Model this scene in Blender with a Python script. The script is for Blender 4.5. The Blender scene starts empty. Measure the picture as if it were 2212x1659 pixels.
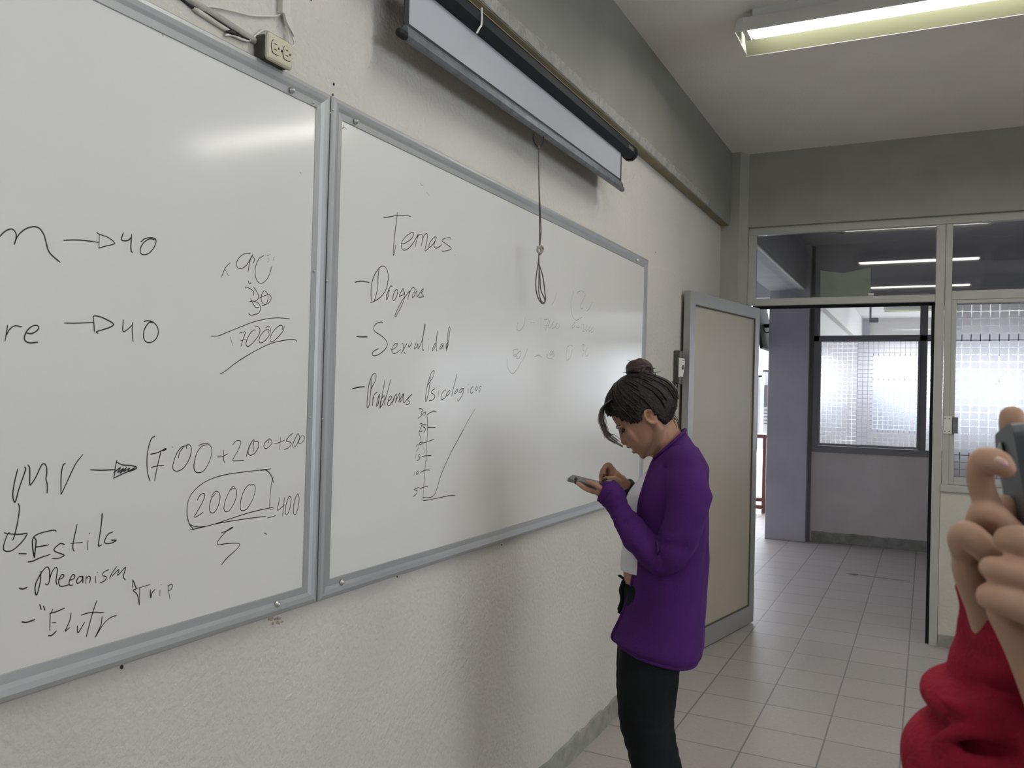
import bpy, bmesh, math, random
from mathutils import Vector, Matrix, noise
random.seed(7)
SC = bpy.context.scene
COL = SC.collection
PI = math.pi

# ---------------------------------------------------------------- camera
W, H = 2212.0, 1659.0
FPX, YAW, PITCH, ROLL = 1809.11, 0.4609, 0.0121, -0.0254
CAM = Vector((1.3194, 0.0, 1.5332))
fwd = Vector((-math.sin(YAW) * math.cos(PITCH), math.cos(YAW) * math.cos(PITCH), math.sin(PITCH)))
r0 = Vector((math.cos(YAW), math.sin(YAW), 0.0))
d0 = fwd.cross(r0)
rgt = r0 * math.cos(ROLL) + d0 * math.sin(ROLL)
dwn = r0 * -math.sin(ROLL) + d0 * math.cos(ROLL)
cd = bpy.data.cameras.new('camera')
cam = bpy.data.objects.new('camera', cd)
COL.objects.link(cam)
up = -dwn
cam.matrix_world = Matrix(((rgt.x, up.x, -fwd.x, CAM.x), (rgt.y, up.y, -fwd.y, CAM.y), (rgt.z, up.z, -fwd.z, CAM.z), (0, 0, 0, 1)))
cd.sensor_fit = 'HORIZONTAL'
cd.sensor_width = 36.0
cd.lens = 36.0 * FPX / W
cd.clip_start = 0.02
cd.clip_end = 200
cd.dof.use_dof = True
cd.dof.focus_distance = 2.7
cd.dof.aperture_fstop = 15.0
SC.camera = cam

# ---------------------------------------------------------------- world, exposure
wd = bpy.data.worlds.new('sky')
SC.world = wd
wd.use_nodes = True
bg = wd.node_tree.nodes['Background']
bg.inputs[0].default_value = (0.87, 0.91, 1.0, 1)
bg.inputs[1].default_value = 5.0
SC.view_settings.view_transform = 'Standard'
SC.view_settings.look = 'None'
SC.view_settings.exposure = 0.40
SC.view_settings.gamma = 1.0
SC.view_settings.use_curve_mapping = False
cy = SC.cycles
cy.max_bounces = 10
cy.diffuse_bounces = 5
cy.glossy_bounces = 4
cy.transparent_max_bounces = 16
cy.caustics_reflective = False
cy.caustics_refractive = False
cy.sample_clamp_indirect = 6.0
cy.use_denoising = True
TUBE_POWER = 18.5

def ray(u, v):
    return rgt * ((u - W / 2) / FPX) + dwn * ((v - H / 2) / FPX) + fwd

def on(u, v, ax, val):
    "point where the sight line of photo pixel (u, v) meets the plane axis = val"
    r = ray(u, v)
    return CAM + r * ((val - CAM[ax]) / r[ax])

# ---------------------------------------------------------------- materials
def mat(name, col, rough=0.6, metal=0.0, spec=0.5, bump=0.0, bscale=40.0, var=0.0, vscale=3.0, detail=4.0, emit=None, estr=0.0, trans=0.0, sss=0.0):
    m = bpy.data.materials.new(name)
    m.use_nodes = True
    nt = m.node_tree
    b = nt.nodes['Principled BSDF']
    b.inputs['Base Color'].default_value = (*col, 1)
    b.inputs['Roughness'].default_value = rough
    b.inputs['Metallic'].default_value = metal
    b.inputs['Specular IOR Level'].default_value = spec
    if trans:
        b.inputs['Transmission Weight'].default_value = trans
    if sss:
        b.inputs['Subsurface Weight'].default_value = sss
        b.inputs['Subsurface Radius'].default_value = (0.012, 0.005, 0.003)
    if emit:
        b.inputs['Emission Color'].default_value = (*emit, 1)
        b.inputs['Emission Strength'].default_value = estr
    tc = nt.nodes.new('ShaderNodeTexCoord')
    if var:
        n = nt.nodes.new('ShaderNodeTexNoise')
        n.inputs['Scale'].default_value = vscale
        n.inputs['Detail'].default_value = detail
        nt.links.new(tc.outputs['Object'], n.inputs['Vector'])
        r = nt.nodes.new('ShaderNodeValToRGB')
        r.color_ramp.elements[0].position = 0.3
        r.color_ramp.elements[1].position = 0.7
        r.color_ramp.elements[0].color = (*[c * (1 - var) for c in col], 1)
        r.color_ramp.elements[1].color = (*[min(1, c * (1 + var)) for c in col], 1)
        nt.links.new(n.outputs['Fac'], r.inputs['Fac'])
        nt.links.new(r.outputs['Color'], b.inputs['Base Color'])
    if bump:
        n2 = nt.nodes.new('ShaderNodeTexNoise')
        n2.inputs['Scale'].default_value = bscale
        n2.inputs['Detail'].default_value = 5.0
        nt.links.new(tc.outputs['Object'], n2.inputs['Vector'])
        bp = nt.nodes.new('ShaderNodeBump')
        bp.inputs['Strength'].default_value = bump
        bp.inputs['Distance'].default_value = 0.01
        nt.links.new(n2.outputs['Fac'], bp.inputs['Height'])
        nt.links.new(bp.outputs['Normal'], b.inputs['Normal'])
    return m

M = {}
M['plaster'] = mat('cream_plaster', (0.555, 0.535, 0.495), 0.8, bump=0.6, bscale=58, var=0.04, vscale=2.0, spec=0.25)
M['cream'] = mat('cream_paint', (0.58, 0.565, 0.515), 0.75, bump=0.25, bscale=50, var=0.04, spec=0.25)
M['corrcream'] = mat('corridor_cream_paint', (0.66, 0.61, 0.60), 0.75, bump=0.25, bscale=50, var=0.05, spec=0.25)
M['greypaint'] = mat('olive_grey_paint', (0.25, 0.25, 0.225), 0.7, bump=0.15, bscale=40, var=0.06, vscale=4, spec=0.3)
M['greypaint_lightened'] = mat('olive_grey_paint_lightened', (0.36, 0.36, 0.325), 0.7, bump=0.15, bscale=40, var=0.06, vscale=4, spec=0.3)  # same olive grey, lightened to make up for weak far-wall light
M['facade'] = mat('pale_blue_facade', (0.16, 0.18, 0.21), 0.9, var=0.1, vscale=0.8)
M['corrgrey'] = mat('grey_wall_paint', (0.44, 0.43, 0.47), 0.7, bump=0.15, bscale=40, var=0.06, vscale=4, spec=0.3)
M['ceiling'] = mat('ceiling_paint', (0.86, 0.835, 0.80), 0.8, bump=0.3, bscale=90, var=0.03, spec=0.2)
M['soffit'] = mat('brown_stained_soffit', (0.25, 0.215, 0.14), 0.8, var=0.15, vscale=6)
M['edge'] = mat('worn_plaster_edge', (0.31, 0.305, 0.285), 0.7, bump=0.9, bscale=60, var=0.18, vscale=25)
M['alu'] = mat('brushed_aluminium', (0.40, 0.41, 0.42), 0.5, metal=0.6, bump=0.04, bscale=200)
M['alu_white'] = mat('pale_grey_frame_paint', (0.44, 0.45, 0.42), 0.45, var=0.04, vscale=8)
M['alu_dark'] = mat('grey_frame_paint', (0.22, 0.22, 0.25), 0.45, var=0.04, vscale=8)
M['board'] = mat('white_enamel', (0.645, 0.645, 0.63), 0.125, spec=0.5, var=0.015, vscale=1.2)
M['ink'] = mat('black_marker_ink', (0.022, 0.022, 0.022), 0.4, spec=0.4)
M['faint'] = mat('rubbed_marker_ink', (0.21, 0.21, 0.21), 0.4, spec=0.4)
M['smear'] = mat('bluish_marker_smear', (0.16, 0.24, 0.27), 0.4)
M['black'] = mat('black_metal', (0.010, 0.012, 0.016), 0.6, spec=0.25)
M['blackcloth'] = mat('black_border_cloth', (0.012, 0.013, 0.02), 0.7)
M['screenwhite'] = mat('white_screen_cloth', (0.36, 0.375, 0.41), 0.75)
M['bargrey'] = mat('scratched_grey_bar', (0.17, 0.18, 0.20), 0.42, metal=0.6, bump=0.25, bscale=300, var=0.25, vscale=30)
M['cord'] = mat('grey_cord', (0.10, 0.09, 0.08), 0.8)
M['steel'] = mat('zinc_steel', (0.62, 0.62, 0.60), 0.3, metal=1.0)
M['rubber'] = mat('dark_slot', (0.01, 0.01, 0.01), 0.6)
M['ivory'] = mat('ivory_plastic', (0.50, 0.48, 0.36), 0.45, var=0.06, vscale=40)
M['darkplastic'] = mat('grime_and_shade_plastic', (0.05, 0.047, 0.035), 0.5, var=0.3, vscale=60)
M['wire'] = mat('white_cable', (0.60, 0.57, 0.54), 0.5)
M['stain'] = mat('dark_grime', (0.22, 0.21, 0.17), 0.9, var=0.4, vscale=40)
M['doorpanel'] = mat('beige_laminate', (0.40, 0.36, 0.29), 0.5, var=0.03, vscale=3)
M['lampwhite'] = mat('lamp_sheet_metal', (0.70, 0.70, 0.68), 0.5)
M['reflector'] = mat('yellowed_reflector', (0.17, 0.175, 0.115), 0.5, spec=0.4)
M['tube'] = mat('fluorescent_tube', (0.9, 0.9, 0.9), 0.4, emit=(1.0, 0.97, 0.92), estr=TUBE_POWER)
M['tube_off'] = mat('unlit_fluorescent_tube', (0.6, 0.6, 0.6), 0.4)
M['wood'] = mat('dark_red_wood', (0.10, 0.035, 0.025), 0.5)
M['paper'] = mat('white_paper', (0.72, 0.72, 0.72), 0.7)
M['greenpaper'] = mat('grey_green_paper', (0.62, 0.65, 0.57), 0.8, var=0.05, vscale=12)
M['base'] = mat('worn_grey_skirting', (0.27, 0.27, 0.25), 0.8, bump=0.6, bscale=35, var=0.22, vscale=14)
M['white'] = mat('white_wall_paint', (0.70, 0.68, 0.68), 0.8)

def glass_mat():
    m = bpy.data.materials.new('clear_glass')
    m.use_nodes = True
    nt = m.node_tree
    for n in list(nt.nodes):
        if n.type != 'OUTPUT_MATERIAL':
            nt.nodes.remove(n)
    out = nt.nodes['Material Output']
    t = nt.nodes.new('ShaderNodeBsdfTransparent')
    t.inputs[0].default_value = (0.90, 0.92, 0.91, 1)
    g = nt.nodes.new('ShaderNodeBsdfGlossy')
    g.inputs['Roughness'].default_value = 0.02
    f = nt.nodes.new('ShaderNodeFresnel')
    f.inputs['IOR'].default_value = 1.6
    mx = nt.nodes.new('ShaderNodeMixShader')
    nt.links.new(f.outputs[0], mx.inputs[0])
    nt.links.new(t.outputs[0], mx.inputs[1])
    nt.links.new(g.outputs[0], mx.inputs[2])
    nt.links.new(mx.outputs[0], out.inputs[0])
    return m
M['glass'] = glass_mat()

def film_mat():
    "glass with a privacy film of frosted rounded squares; the gaps between the squares stay clear"
    m = bpy.data.materials.new('gridded_privacy_film')
    m.use_nodes = True
    nt = m.node_tree
    for n in list(nt.nodes):
        if n.type != 'OUTPUT_MATERIAL':
            nt.nodes.remove(n)
    out = nt.nodes['Material Output']
    N, L = nt.nodes.new, nt.links.new
    tc = N('ShaderNodeTexCoord')
    sp = N('ShaderNodeSeparateXYZ')
    L(tc.outputs['Object'], sp.inputs[0])
    def tri(sock, size):
        a = N('ShaderNodeMath'); a.operation = 'DIVIDE'; a.inputs[1].default_value = size
        L(sock, a.inputs[0])
        b = N('ShaderNodeMath'); b.operation = 'FRACT'; L(a.outputs[0], b.inputs[0])
        c = N('ShaderNodeMath'); c.operation = 'SUBTRACT'; c.inputs[1].default_value = 0.5; L(b.outputs[0], c.inputs[0])
        d = N('ShaderNodeMath'); d.operation = 'ABSOLUTE'; L(c.outputs[0], d.inputs[0])
        e = N('ShaderNodeMath'); e.operation = 'MULTIPLY'; e.inputs[1].default_value = size; L(d.outputs[0], e.inputs[0])
        return e.outputs[0]
    dx, dz = tri(sp.outputs['X'], 0.0515), tri(sp.outputs['Z'], 0.0455)
    def edge(s, half):
        a = N('ShaderNodeMath'); a.operation = 'GREATER_THAN'; a.inputs[1].default_value = half
        L(s, a.inputs[0]); return a.outputs[0]
    mx = N('ShaderNodeMath'); mx.operation = 'MAXIMUM'
    L(edge(dx, 0.0226), mx.inputs[0]); L(edge(dz, 0.0200), mx.inputs[1])
    clear = N('ShaderNodeBsdfTransparent'); clear.inputs[0].default_value = (0.92, 0.94, 0.94, 1)
    tl = N('ShaderNodeBsdfTranslucent'); tl.inputs[0].default_value = (0.80, 0.80, 0.82, 1)
    df = N('ShaderNodeBsdfDiffuse'); df.inputs[0].default_value = (0.70, 0.70, 0.72, 1)
    m1 = N('ShaderNodeMixShader'); m1.inputs[0].default_value = 0.40
    L(tl.outputs[0], m1.inputs[1]); L(df.outputs[0], m1.inputs[2])
    rf = N('ShaderNodeBsdfRefraction'); rf.inputs['Color'].default_value = (0.92, 0.92, 0.93, 1)
    rf.inputs['Roughness'].default_value = 0.55; rf.inputs['IOR'].default_value = 1.12
    m2 = N('ShaderNodeMixShader'); m2.inputs[0].default_value = 0.72
    L(m1.outputs[0], m2.inputs[1]); L(rf.outputs[0], m2.inputs[2])
    m3 = N('ShaderNodeMixShader')
    L(mx.outputs[0], m3.inputs[0]); L(m2.outputs[0], m3.inputs[1]); L(clear.outputs[0], m3.inputs[2])
    L(m3.outputs[0], out.inputs[0])
    return m
M['film'] = film_mat()

def tile_mat():
    m = mat('grey_floor_tile', (0.34, 0.325, 0.30), 0.42, spec=0.25)
    nt = m.node_tree
    b = nt.nodes['Principled BSDF']
    N, L = nt.nodes.new, nt.links.new
    tc = N('ShaderNodeTexCoord')
    mp = N('ShaderNodeMapping')
    mp.inputs['Location'].default_value = (0.015, 0.18, 0)
    L(tc.outputs['Object'], mp.inputs[0])
    br = N('ShaderNodeTexBrick')
    br.offset = 0.0
    br.squash = 1.0
    br.inputs['Scale'].default_value = 1.0
    br.inputs['Mortar Size'].default_value = 0.004
    br.inputs['Mortar Smooth'].default_value = 0.2
    br.inputs['Brick Width'].default_value = 0.314
    br.inputs['Row Height'].default_value = 0.327
    br.inputs['Color1'].default_value = (0.42, 0.39, 0.365, 1)
    br.inputs['Color2'].default_value = (0.39, 0.365, 0.34, 1)
    br.inputs['Mortar'].default_value = (0.20, 0.19, 0.18, 1)
    L(mp.outputs[0], br.inputs['Vector'])
    n = N('ShaderNodeTexNoise'); n.inputs['Scale'].default_value = 60; n.inputs['Detail'].default_value = 6
    L(tc.outputs['Object'], n.inputs['Vector'])
    mr = N('ShaderNodeMapRange'); mr.inputs[3].default_value = 0.85; mr.inputs[4].default_value = 1.12
    L(n.outputs['Fac'], mr.inputs[0])
    mu = N('ShaderNodeMixRGB'); mu.blend_type = 'MULTIPLY'; mu.inputs[0].default_value = 1.0
    L(br.outputs['Color'], mu.inputs[1]); L(mr.outputs[0], mu.inputs[2])
    L(mu.outputs[0], b.inputs['Base Color'])
    bp = N('ShaderNodeBump'); bp.inputs['Strength'].default_value = 0.4; bp.inputs['Distance'].default_value = 0.003; bp.invert = True
    L(br.outputs['Fac'], bp.inputs['Height'])
    L(bp.outputs[0], b.inputs['Normal'])
    return m
M['tile'] = tile_mat()

# ---------------------------------------------------------------- mesh helpers
def link_mesh(name, me, m, parent=None, smooth=False):
    o = bpy.data.objects.new(name, me)
    COL.objects.link(o)
    for mm in (m if isinstance(m, (list, tuple)) else [m]):
        me.materials.append(mm)
    if smooth:
        for p in me.polygons:
            p.use_smooth = True
    if parent:
        o.parent = parent
        o.matrix_parent_inverse = parent.matrix_world.inverted() if False else Matrix.Identity(4)
    return o

def obj(name, bm, m, parent=None, smooth=False):
    bmesh.ops.recalc_face_normals(bm, faces=bm.faces)
    me = bpy.data.meshes.new(name)
    bm.to_mesh(me)
    bm.free()
    return link_mesh(name, me, m, parent, smooth)

def tag(o, label=None, cat=None, group=None, kind=None):
    if label: o['label'] = label
    if cat: o['category'] = cat
    if group: o['group'] = group
    if kind: o['kind'] = kind
    return o

def empty(name, label=None, cat=None, group=None, kind=None):
    "parent for the parts of one thing; parts keep world coordinates, so it stands at the origin until seat_at()"
    o = bpy.data.objects.new(name, None)
    o.empty_display_size = 0.1
    COL.objects.link(o)
    return tag(o, label, cat, group, kind)

def seat_at(root, loc):
    "move the parent to the thing's base, leaving every part where it stands"
    loc = Vector(loc)
    root.location = loc
    for c in root.children:
        c.location = Vector(c.location) - loc

def add_box(bm, x0, x1, y0, y1, z0, z1, bevel=0.0, seg=2):
    r = bmesh.ops.create_cube(bm, size=1.0)
    vs = r['verts']
    for v in vs:
        v.co = Vector((x0 + (v.co.x + 0.5) * (x1 - x0), y0 + (v.co.y + 0.5) * (y1 - y0), z0 + (v.co.z + 0.5) * (z1 - z0)))
    if bevel:
        es = list({e for v in vs for e in v.link_edges})
        bmesh.ops.bevel(bm, geom=es, offset=bevel, segments=seg, affect='EDGES', profile=0.5)

def box(name, x0, x1, y0, y1, z0, z1, m, parent=None, bevel=0.0):
    bm = bmesh.new()
    add_box(bm, x0, x1, y0, y1, z0, z1, bevel)
    return obj(name, bm, m, parent)

def boxes(name, lst, m, parent=None, bevel=0.0):
    bm = bmesh.new()
    for b in lst:
        add_box(bm, *b, bevel=bevel)
    return obj(name, bm, m, parent)

def struct(o):
    o['kind'] = 'structure'
    return o

def spline(pts, n=6):
    "Catmull-Rom through pts"
    pts = [Vector(p) for p in pts]
    if len(pts) < 3:
        return pts
    out = []
    P = [pts[0] * 2 - pts[1]] + pts + [pts[-1] * 2 - pts[-2]]
    for i in range(1, len(P) - 2):
        a, b, c, d = P[i - 1:i + 3]
        for k in range(n):
            t = k / n
            out.append(0.5 * ((2 * b) + (c - a) * t + (2 * a - 5 * b + 4 * c - d) * t * t + (3 * b - a - 3 * c + d) * t ** 3))
    out.append(pts[-1])
    return out

def add_tube(bm, pts, rad, seg=8, cap=True, closed=False):
    "tube along pts; rad is a number or one per point; round ends"
    pts = [Vector(p) for p in pts]
    n = len(pts)
    rads = rad if isinstance(rad, (list, tuple)) else [rad] * n
    t0 = (pts[1] - pts[0]).normalized()
    up_ = Vector((0, 0, 1)) if abs(t0.z) < 0.9 else Vector((1, 0, 0))
    nrm = t0.cross(up_).normalized()
    rings = []
    def ring(c, tang, r, nn):
        b = tang.cross(nn).normalized()
        return [bm.verts.new(c + (nn * math.cos(2 * PI * k / seg) + b * math.sin(2 * PI * k / seg)) * r) for k in range(seg)]
    tang_prev = t0
    for i, p in enumerate(pts):
        a = pts[max(0, i - 1)]
        b = pts[min(n - 1, i + 1)]
        tg = (b - a).normalized() if (b - a).length > 1e-9 else tang_prev
        q = tang_prev.rotation_difference(tg)
        nrm = (q @ nrm).normalized()
        nrm = (nrm - tg * nrm.dot(tg)).normalized()
        tang_prev = tg
        if i == 0 and cap:
            for f in (0.95, 0.6):
                rings.append(ring(p - tg * rads[0] * f, tg, rads[0] * math.sqrt(max(0.02, 1 - f * f)), nrm))
        rings.append(ring(p, tg, rads[i], nrm))
        if i == n - 1 and cap:
            for f in (0.6, 0.95):
                rings.append(ring(p + tg * rads[-1] * f, tg, rads[-1] * math.sqrt(max(0.02, 1 - f * f)), nrm))
    for a, b in zip(rings, rings[1:]):
        for k in range(seg):
            bm.faces.new((a[k], a[(k + 1) % seg], b[(k + 1) % seg], b[k]))
    bm.faces.new(list(reversed(rings[0])))
    bm.faces.new(rings[-1])

def resample(vals, n):
    "values at the points that spline(pts, n) makes"
    out = []
    for a, b in zip(vals, vals[1:]):
        out += [a + (b - a) * k / n for k in range(n)]
    return out + [vals[-1]]

def tube(name, pts, rad, m, parent=None, seg=8, sp=0):
    bm = bmesh.new()
    if sp:
        if isinstance(rad, (list, tuple)):
            rad = resample(rad, sp)
        pts = spline(pts, sp)
    add_tube(bm, pts, rad, seg)
    return obj(name, bm, m, parent, True)

def add_prism(bm, prof, p0, p1, ax_a, ax_b, closed=True):
    "extrude the profile [(a, b)...] from p0 to p1; ax_a / ax_b are the profile's axes"
    ra = [bm.verts.new(p0 + ax_a * a + ax_b * b) for a, b in prof]
    rb = [bm.verts.new(p1 + ax_a * a + ax_b * b) for a, b in prof]
    n = len(prof)
    for k in range(n if closed else n - 1):
        bm.faces.new((ra[k], ra[(k + 1) % n], rb[(k + 1) % n], rb[k]))
    if closed:
        bm.faces.new(list(reversed(ra)))
        bm.faces.new(rb)

def add_ball(bm, c, r, rot=None, u=16, v=10):
    "ellipsoid"
    rr = bmesh.ops.create_uvsphere(bm, u_segments=u, v_segments=v, radius=1.0)
    r = r if isinstance(r, (list, tuple)) else (r, r, r)
    for w in rr['verts']:
        p = Vector((w.co.x * r[0], w.co.y * r[1], w.co.z * r[2]))
        if rot is not None:
            p = rot @ p
        w.co = Vector(c) + p

X, Y, Z = Vector((1, 0, 0)), Vector((0, 1, 0)), Vector((0, 0, 1))
# ---------------------------------------------------------------- room shell
ZC, YF, YO = 3.257, 6.0, 9.75            # ceiling height, frame plane of the far wall, wall across the corridor
XR, YB = 6.6, -3.4                        # right wall, rear wall
YR2 = 18.6                                # far wall of the classroom across the corridor
struct(box('floor', -5.0, XR + 0.2, YB - 0.2, YR2 + 0.2, -0.12, 0.0, M['tile']))
struct(box('ceiling', -0.2, XR + 0.2, YB - 0.2, YF + 0.15, ZC, ZC + 0.15, M['ceiling']))
struct(box('ceiling_corridor', -5.0, XR + 0.2, YF + 0.15, YO + 0.15, ZC, ZC + 0.15, M['corrgrey']))
struct(box('trim_7', -5.0, -0.28, YO, YO + 0.15, 2.70, ZC, M['corrgrey']))
struct(box('ceiling_landing_added', -5.0, -0.28, YO + 0.15, 12.4, ZC, ZC + 0.15, M['corrgrey']))  # roof added to keep overhead skylight out of the corridor
struct(box('facade_beam', -7.0, -0.6, 18.0, 18.4, 3.02, 3.5, M['white']))
wall_left = struct(box('wall_left', -0.2, 0.0, YB, YF - 0.11, 0.0, ZC, M['plaster']))
struct(box('wall_rear', 0.0, XR, YB - 0.15, YB, 0.0, ZC, M['white']))
# right wall with unseen windows, enlarged for more daylight, behind the photographer's shoulder
WY0, WY1, WZ0, WZ1 = -3.1, 3.3, 0.9, 2.75
struct(boxes('wall_right', [(XR, XR + 0.15, YB, YF, 0, WZ0), (XR, XR + 0.15, YB, YF, WZ1, ZC), (XR, XR + 0.15, YB, WY0, WZ0, WZ1), (XR, XR + 0.15, WY1, YF, WZ0, WZ1)], M['cream']))
win = struct(boxes('window_1', [(XR + 0.04, XR + 0.09, WY0, WY1, WZ0, WZ0 + 0.05), (XR + 0.04, XR + 0.09, WY0, WY1, WZ1 - 0.05, WZ1)] +
      [(XR + 0.04, XR + 0.09, y - 0.025, y + 0.025, WZ0 + 0.05, WZ1 - 0.05) for y in [WY0 + 0.025 + k * (WY1 - WY0 - 0.05) / 5 for k in range(6)]], M['alu']))
box('pane', XR + 0.06, XR + 0.066, WY0, WY1, WZ0, WZ1, M['glass'], win)

# painted beam along the top of the left wall, with a worn plaster lower edge
bm = bmesh.new()
add_prism(bm, [(0, ZC), (0, 2.748), (0.058, 2.748), (0.066, 2.79), (0.066, ZC)], Vector((0, YB, 0)), Vector((0, YF - 0.11, 0)), X, Z)
struct(obj('trim_1', bm, M['greypaint']))
bm = bmesh.new()
rng = random.Random(3)
n = 150
YE = YF - 0.75
va, vb, vc = [], [], []
for i in range(n + 1):
    y = YB + (YE - YB) * i / n
    va.append(bm.verts.new((0.0665, y, 2.792 + rng.uniform(-0.004, 0.005))))
    vb.append(bm.verts.new((0.0610 + rng.uniform(-0.002, 0.001), y, 2.752 + rng.uniform(-0.004, 0.002))))
    vc.append(bm.verts.new((0.054, y, 2.7475)))
for i in range(n):
    bm.faces.new((va[i], va[i + 1], vb[i + 1], vb[i]))
    bm.faces.new((vb[i], vb[i + 1], vc[i + 1], vc[i]))
struct(obj('trim_2', bm, M['edge']))
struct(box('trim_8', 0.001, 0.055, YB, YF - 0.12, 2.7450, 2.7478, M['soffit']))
# corner pier and header beam of the far wall
bm = bmesh.new()
add_prism(bm, [(-0.2, YF - 0.11), (0.125, YF - 0.11), (0.172, YF - 0.035), (0.172, YF + 0.15), (-0.2, YF + 0.15)], Vector((0, 0, 0)), Vector((0, 0, ZC)), X, Y)
struct(obj('wall_far_left', bm, M['greypaint_lightened']))
struct(box('wall_far_top', 0.172, XR, YF - 0.035, YF + 0.15, 2.742, ZC, M['greypaint_lightened']))
WX1 = 2.62                                # right end of the fixed window
struct(box('wall_far_low', 1.40, WX1, YF, YF + 0.14, 0.0, 0.985, M['cream']))
struct(box('wall_far_right', WX1, XR, YF - 0.02, YF + 0.15, 0.0, 2.742, M['cream']))

# frame of door opening, transoms and fixed window
fr = struct(empty('window_2'))
F0, F1 = YF, YF + 0.045
members = [(0.172, WX1, F0, F1, 2.69, 2.742),            # head
           (0.172, 0.225, F0, F1, 2.2, 2.69),             # left jamb beside transom
           (0.225, 1.352, F0, F1, 2.195, 2.243),          # transom rail over the doorway
           (1.352, 1.405, F0, F1, 0.0, 2.69),             # doorway post
           (1.407, 1.446, F0 + 0.004, F1, 0.985, 2.69),   # post of the fixed window
           (1.446, WX1, F0 + 0.004, F1, 2.205, 2.262),
           (1.446, 1.475, F0 + 0.008, F1, 1.03, 2.205), (1.475, WX1, F0 + 0.008, F1, 2.18, 2.205),
           (1.475, WX1, F0 + 0.008, F1, 1.03, 1.078), (1.40, WX1, F0 - 0.02, F1, 0.985, 1.028),
           (WX1 - 0.05, WX1, F0 + 0.004, F1, 1.028, 2.69)]
boxes('window_frame', members, M['alu_white'], fr, bevel=0.003)
boxes('door_stop', [(0.225, 1.352, F1, F1 + 0.02, 2.175, 2.215), (1.332, 1.352, F1, F1 + 0.02, 0.0, 2.19)], M['black'], fr)
def pane(name, x0, x1, z0, z1, y, m, parent, tilt=0.0):
    o = box(name, -(x1 - x0) / 2, (x1 - x0) / 2, -0.002, 0.002, -(z1 - z0) / 2, (z1 - z0) / 2, m, parent)
    o.location = ((x0 + x1) / 2, y, (z0 + z1) / 2)
    o.rotation_euler = (tilt, 0, 0)
    return o
TILT = -0.002
pane('pane', 0.226, 1.351, 2.244, 2.689, YF + 0.025, M['glass'], fr, TILT)
pane('pane', 1.447, WX1 - 0.051, 2.263, 2.689, YF + 0.025, M['glass'], fr, TILT)
o = pane('film_pane', 1.476, WX1 - 0.051, 1.079, 2.179, YF + 0.025, M['film'], fr)
tag(o, 'pane covered with a film of frosted squares')
# keeper plate of the door lock on the window stile
lk = boxes('strike_plate', [(1.412, 1.462, F0 - 0.004, F0 + 0.004, 1.352, 1.463)], M['lampwhite'], fr, bevel=0.002)
tag(lk, 'pale lock keeper plate with four screws')
boxes('lock_bolt', [(1.463, 1.494, F0 - 0.012, F0 + 0.006, 1.356, 1.458)], M['bargrey'], lk, bevel=0.002)
for sx in (1.421, 1.445):
    for sz in (1.367, 1.449):
        bm = bmesh.new(); add_ball(bm, (sx, F0 - 0.005, sz), (0.0035, 0.002, 0.0035), u=10, v=6); obj('screw', bm, M['black'], lk)

# skirting: rough grey strip with a torn upper edge
def skirting(name, a, b, h, nrm, seed, thick=0.012, rough=0.016):
    rng = random.Random(seed)
    a, b, nrm = Vector(a), Vector(b), Vector(nrm)
    L = (b - a).length
    n = max(8, int(L / 0.03))
    bm = bmesh.new()
    rows = []
    for i in range(n + 1):
        p = a.lerp(b, i / n)
        hh = h + rough * (noise.noise(Vector((i * 0.23, seed, 0))) + 0.5 * noise.noise(Vector((i * 0.9, seed, 2))))
        t = thick * (1 + 0.3 * noise.noise(Vector((i * 0.5, seed, 5))))
        ft = thick + 0.008 * max(0, noise.noise(Vector((i * 0.17, seed, 9))))
        rows.append([bm.verts.new(p + nrm * ft), bm.verts.new(p + nrm * t + Z * hh * 0.5), bm.verts.new(p + nrm * t * 0.9 + Z * (hh - 0.004)), bm.verts.new(p + Z * hh)])
    for r, s in zip(rows, rows[1:]):
        for k in range(3):
            bm.faces.new((r[k], s[k], s[k + 1], r[k + 1]))
    return struct(obj(name, bm, M['base']))
skirting('baseboard_left', (0, YB, 0), (0, YF - 0.11, 0), 0.092, (1, 0, 0), 1, 0.012)
skirting('baseboard_far', (1.405, YF, 0), (WX1, YF, 0), 0.08, (0, -1, 0), 2, 0.01, 0.006)
skirting('baseboard_across', (0.2, YO, 0), (XR, YO, 0), 0.115, (0, -1, 0), 3, 0.012, 0.012)

# ---------------------------------------------------------------- open door leaf
dr = struct(empty('door_1'))
hx, hy, fx, fy = 0.268, 5.955, 0.062, 4.868       # hinge edge and free edge of the room-side face, in plan
dv = Vector((fx - hx, fy - hy, 0)); DL = dv.length; dv.normalize()
dn = Vector((-dv.y, dv.x, 0))                     # towards the room
if dn.x < 0: dn = -dn
def door_box(bm, s0, s1, t0, t1, z0, z1):
    add_prism(bm, [(s0, t0), (s1, t0), (s1, t1), (s0, t1)], Vector((hx, hy, z0)), Vector((hx, hy, z1)), dv, dn)
bm = bmesh.new()
for a in ((0, 0.075, -0.042, 0, 0.008, 2.17), (DL - 0.07, DL, -0.042, 0, 0.008, 2.17), (0.075, DL - 0.07, -0.042, 0, 0.008, 0.125), (0.075, DL - 0.07, -0.042, 0, 2.095, 2.17)):
    door_box(bm, *a)
obj('door_frame', bm, M['alu'] if False else mat('door_grey_aluminium', (0.33, 0.335, 0.33), 0.42, metal=0.35, var=0.05, vscale=6), dr)
bm = bmesh.new(); door_box(bm, 0.07, DL - 0.065, -0.030, -0.012, 0.12, 2.10)
obj('door_panel', bm, M['doorpanel'], dr)
bm = bmesh.new()
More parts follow.
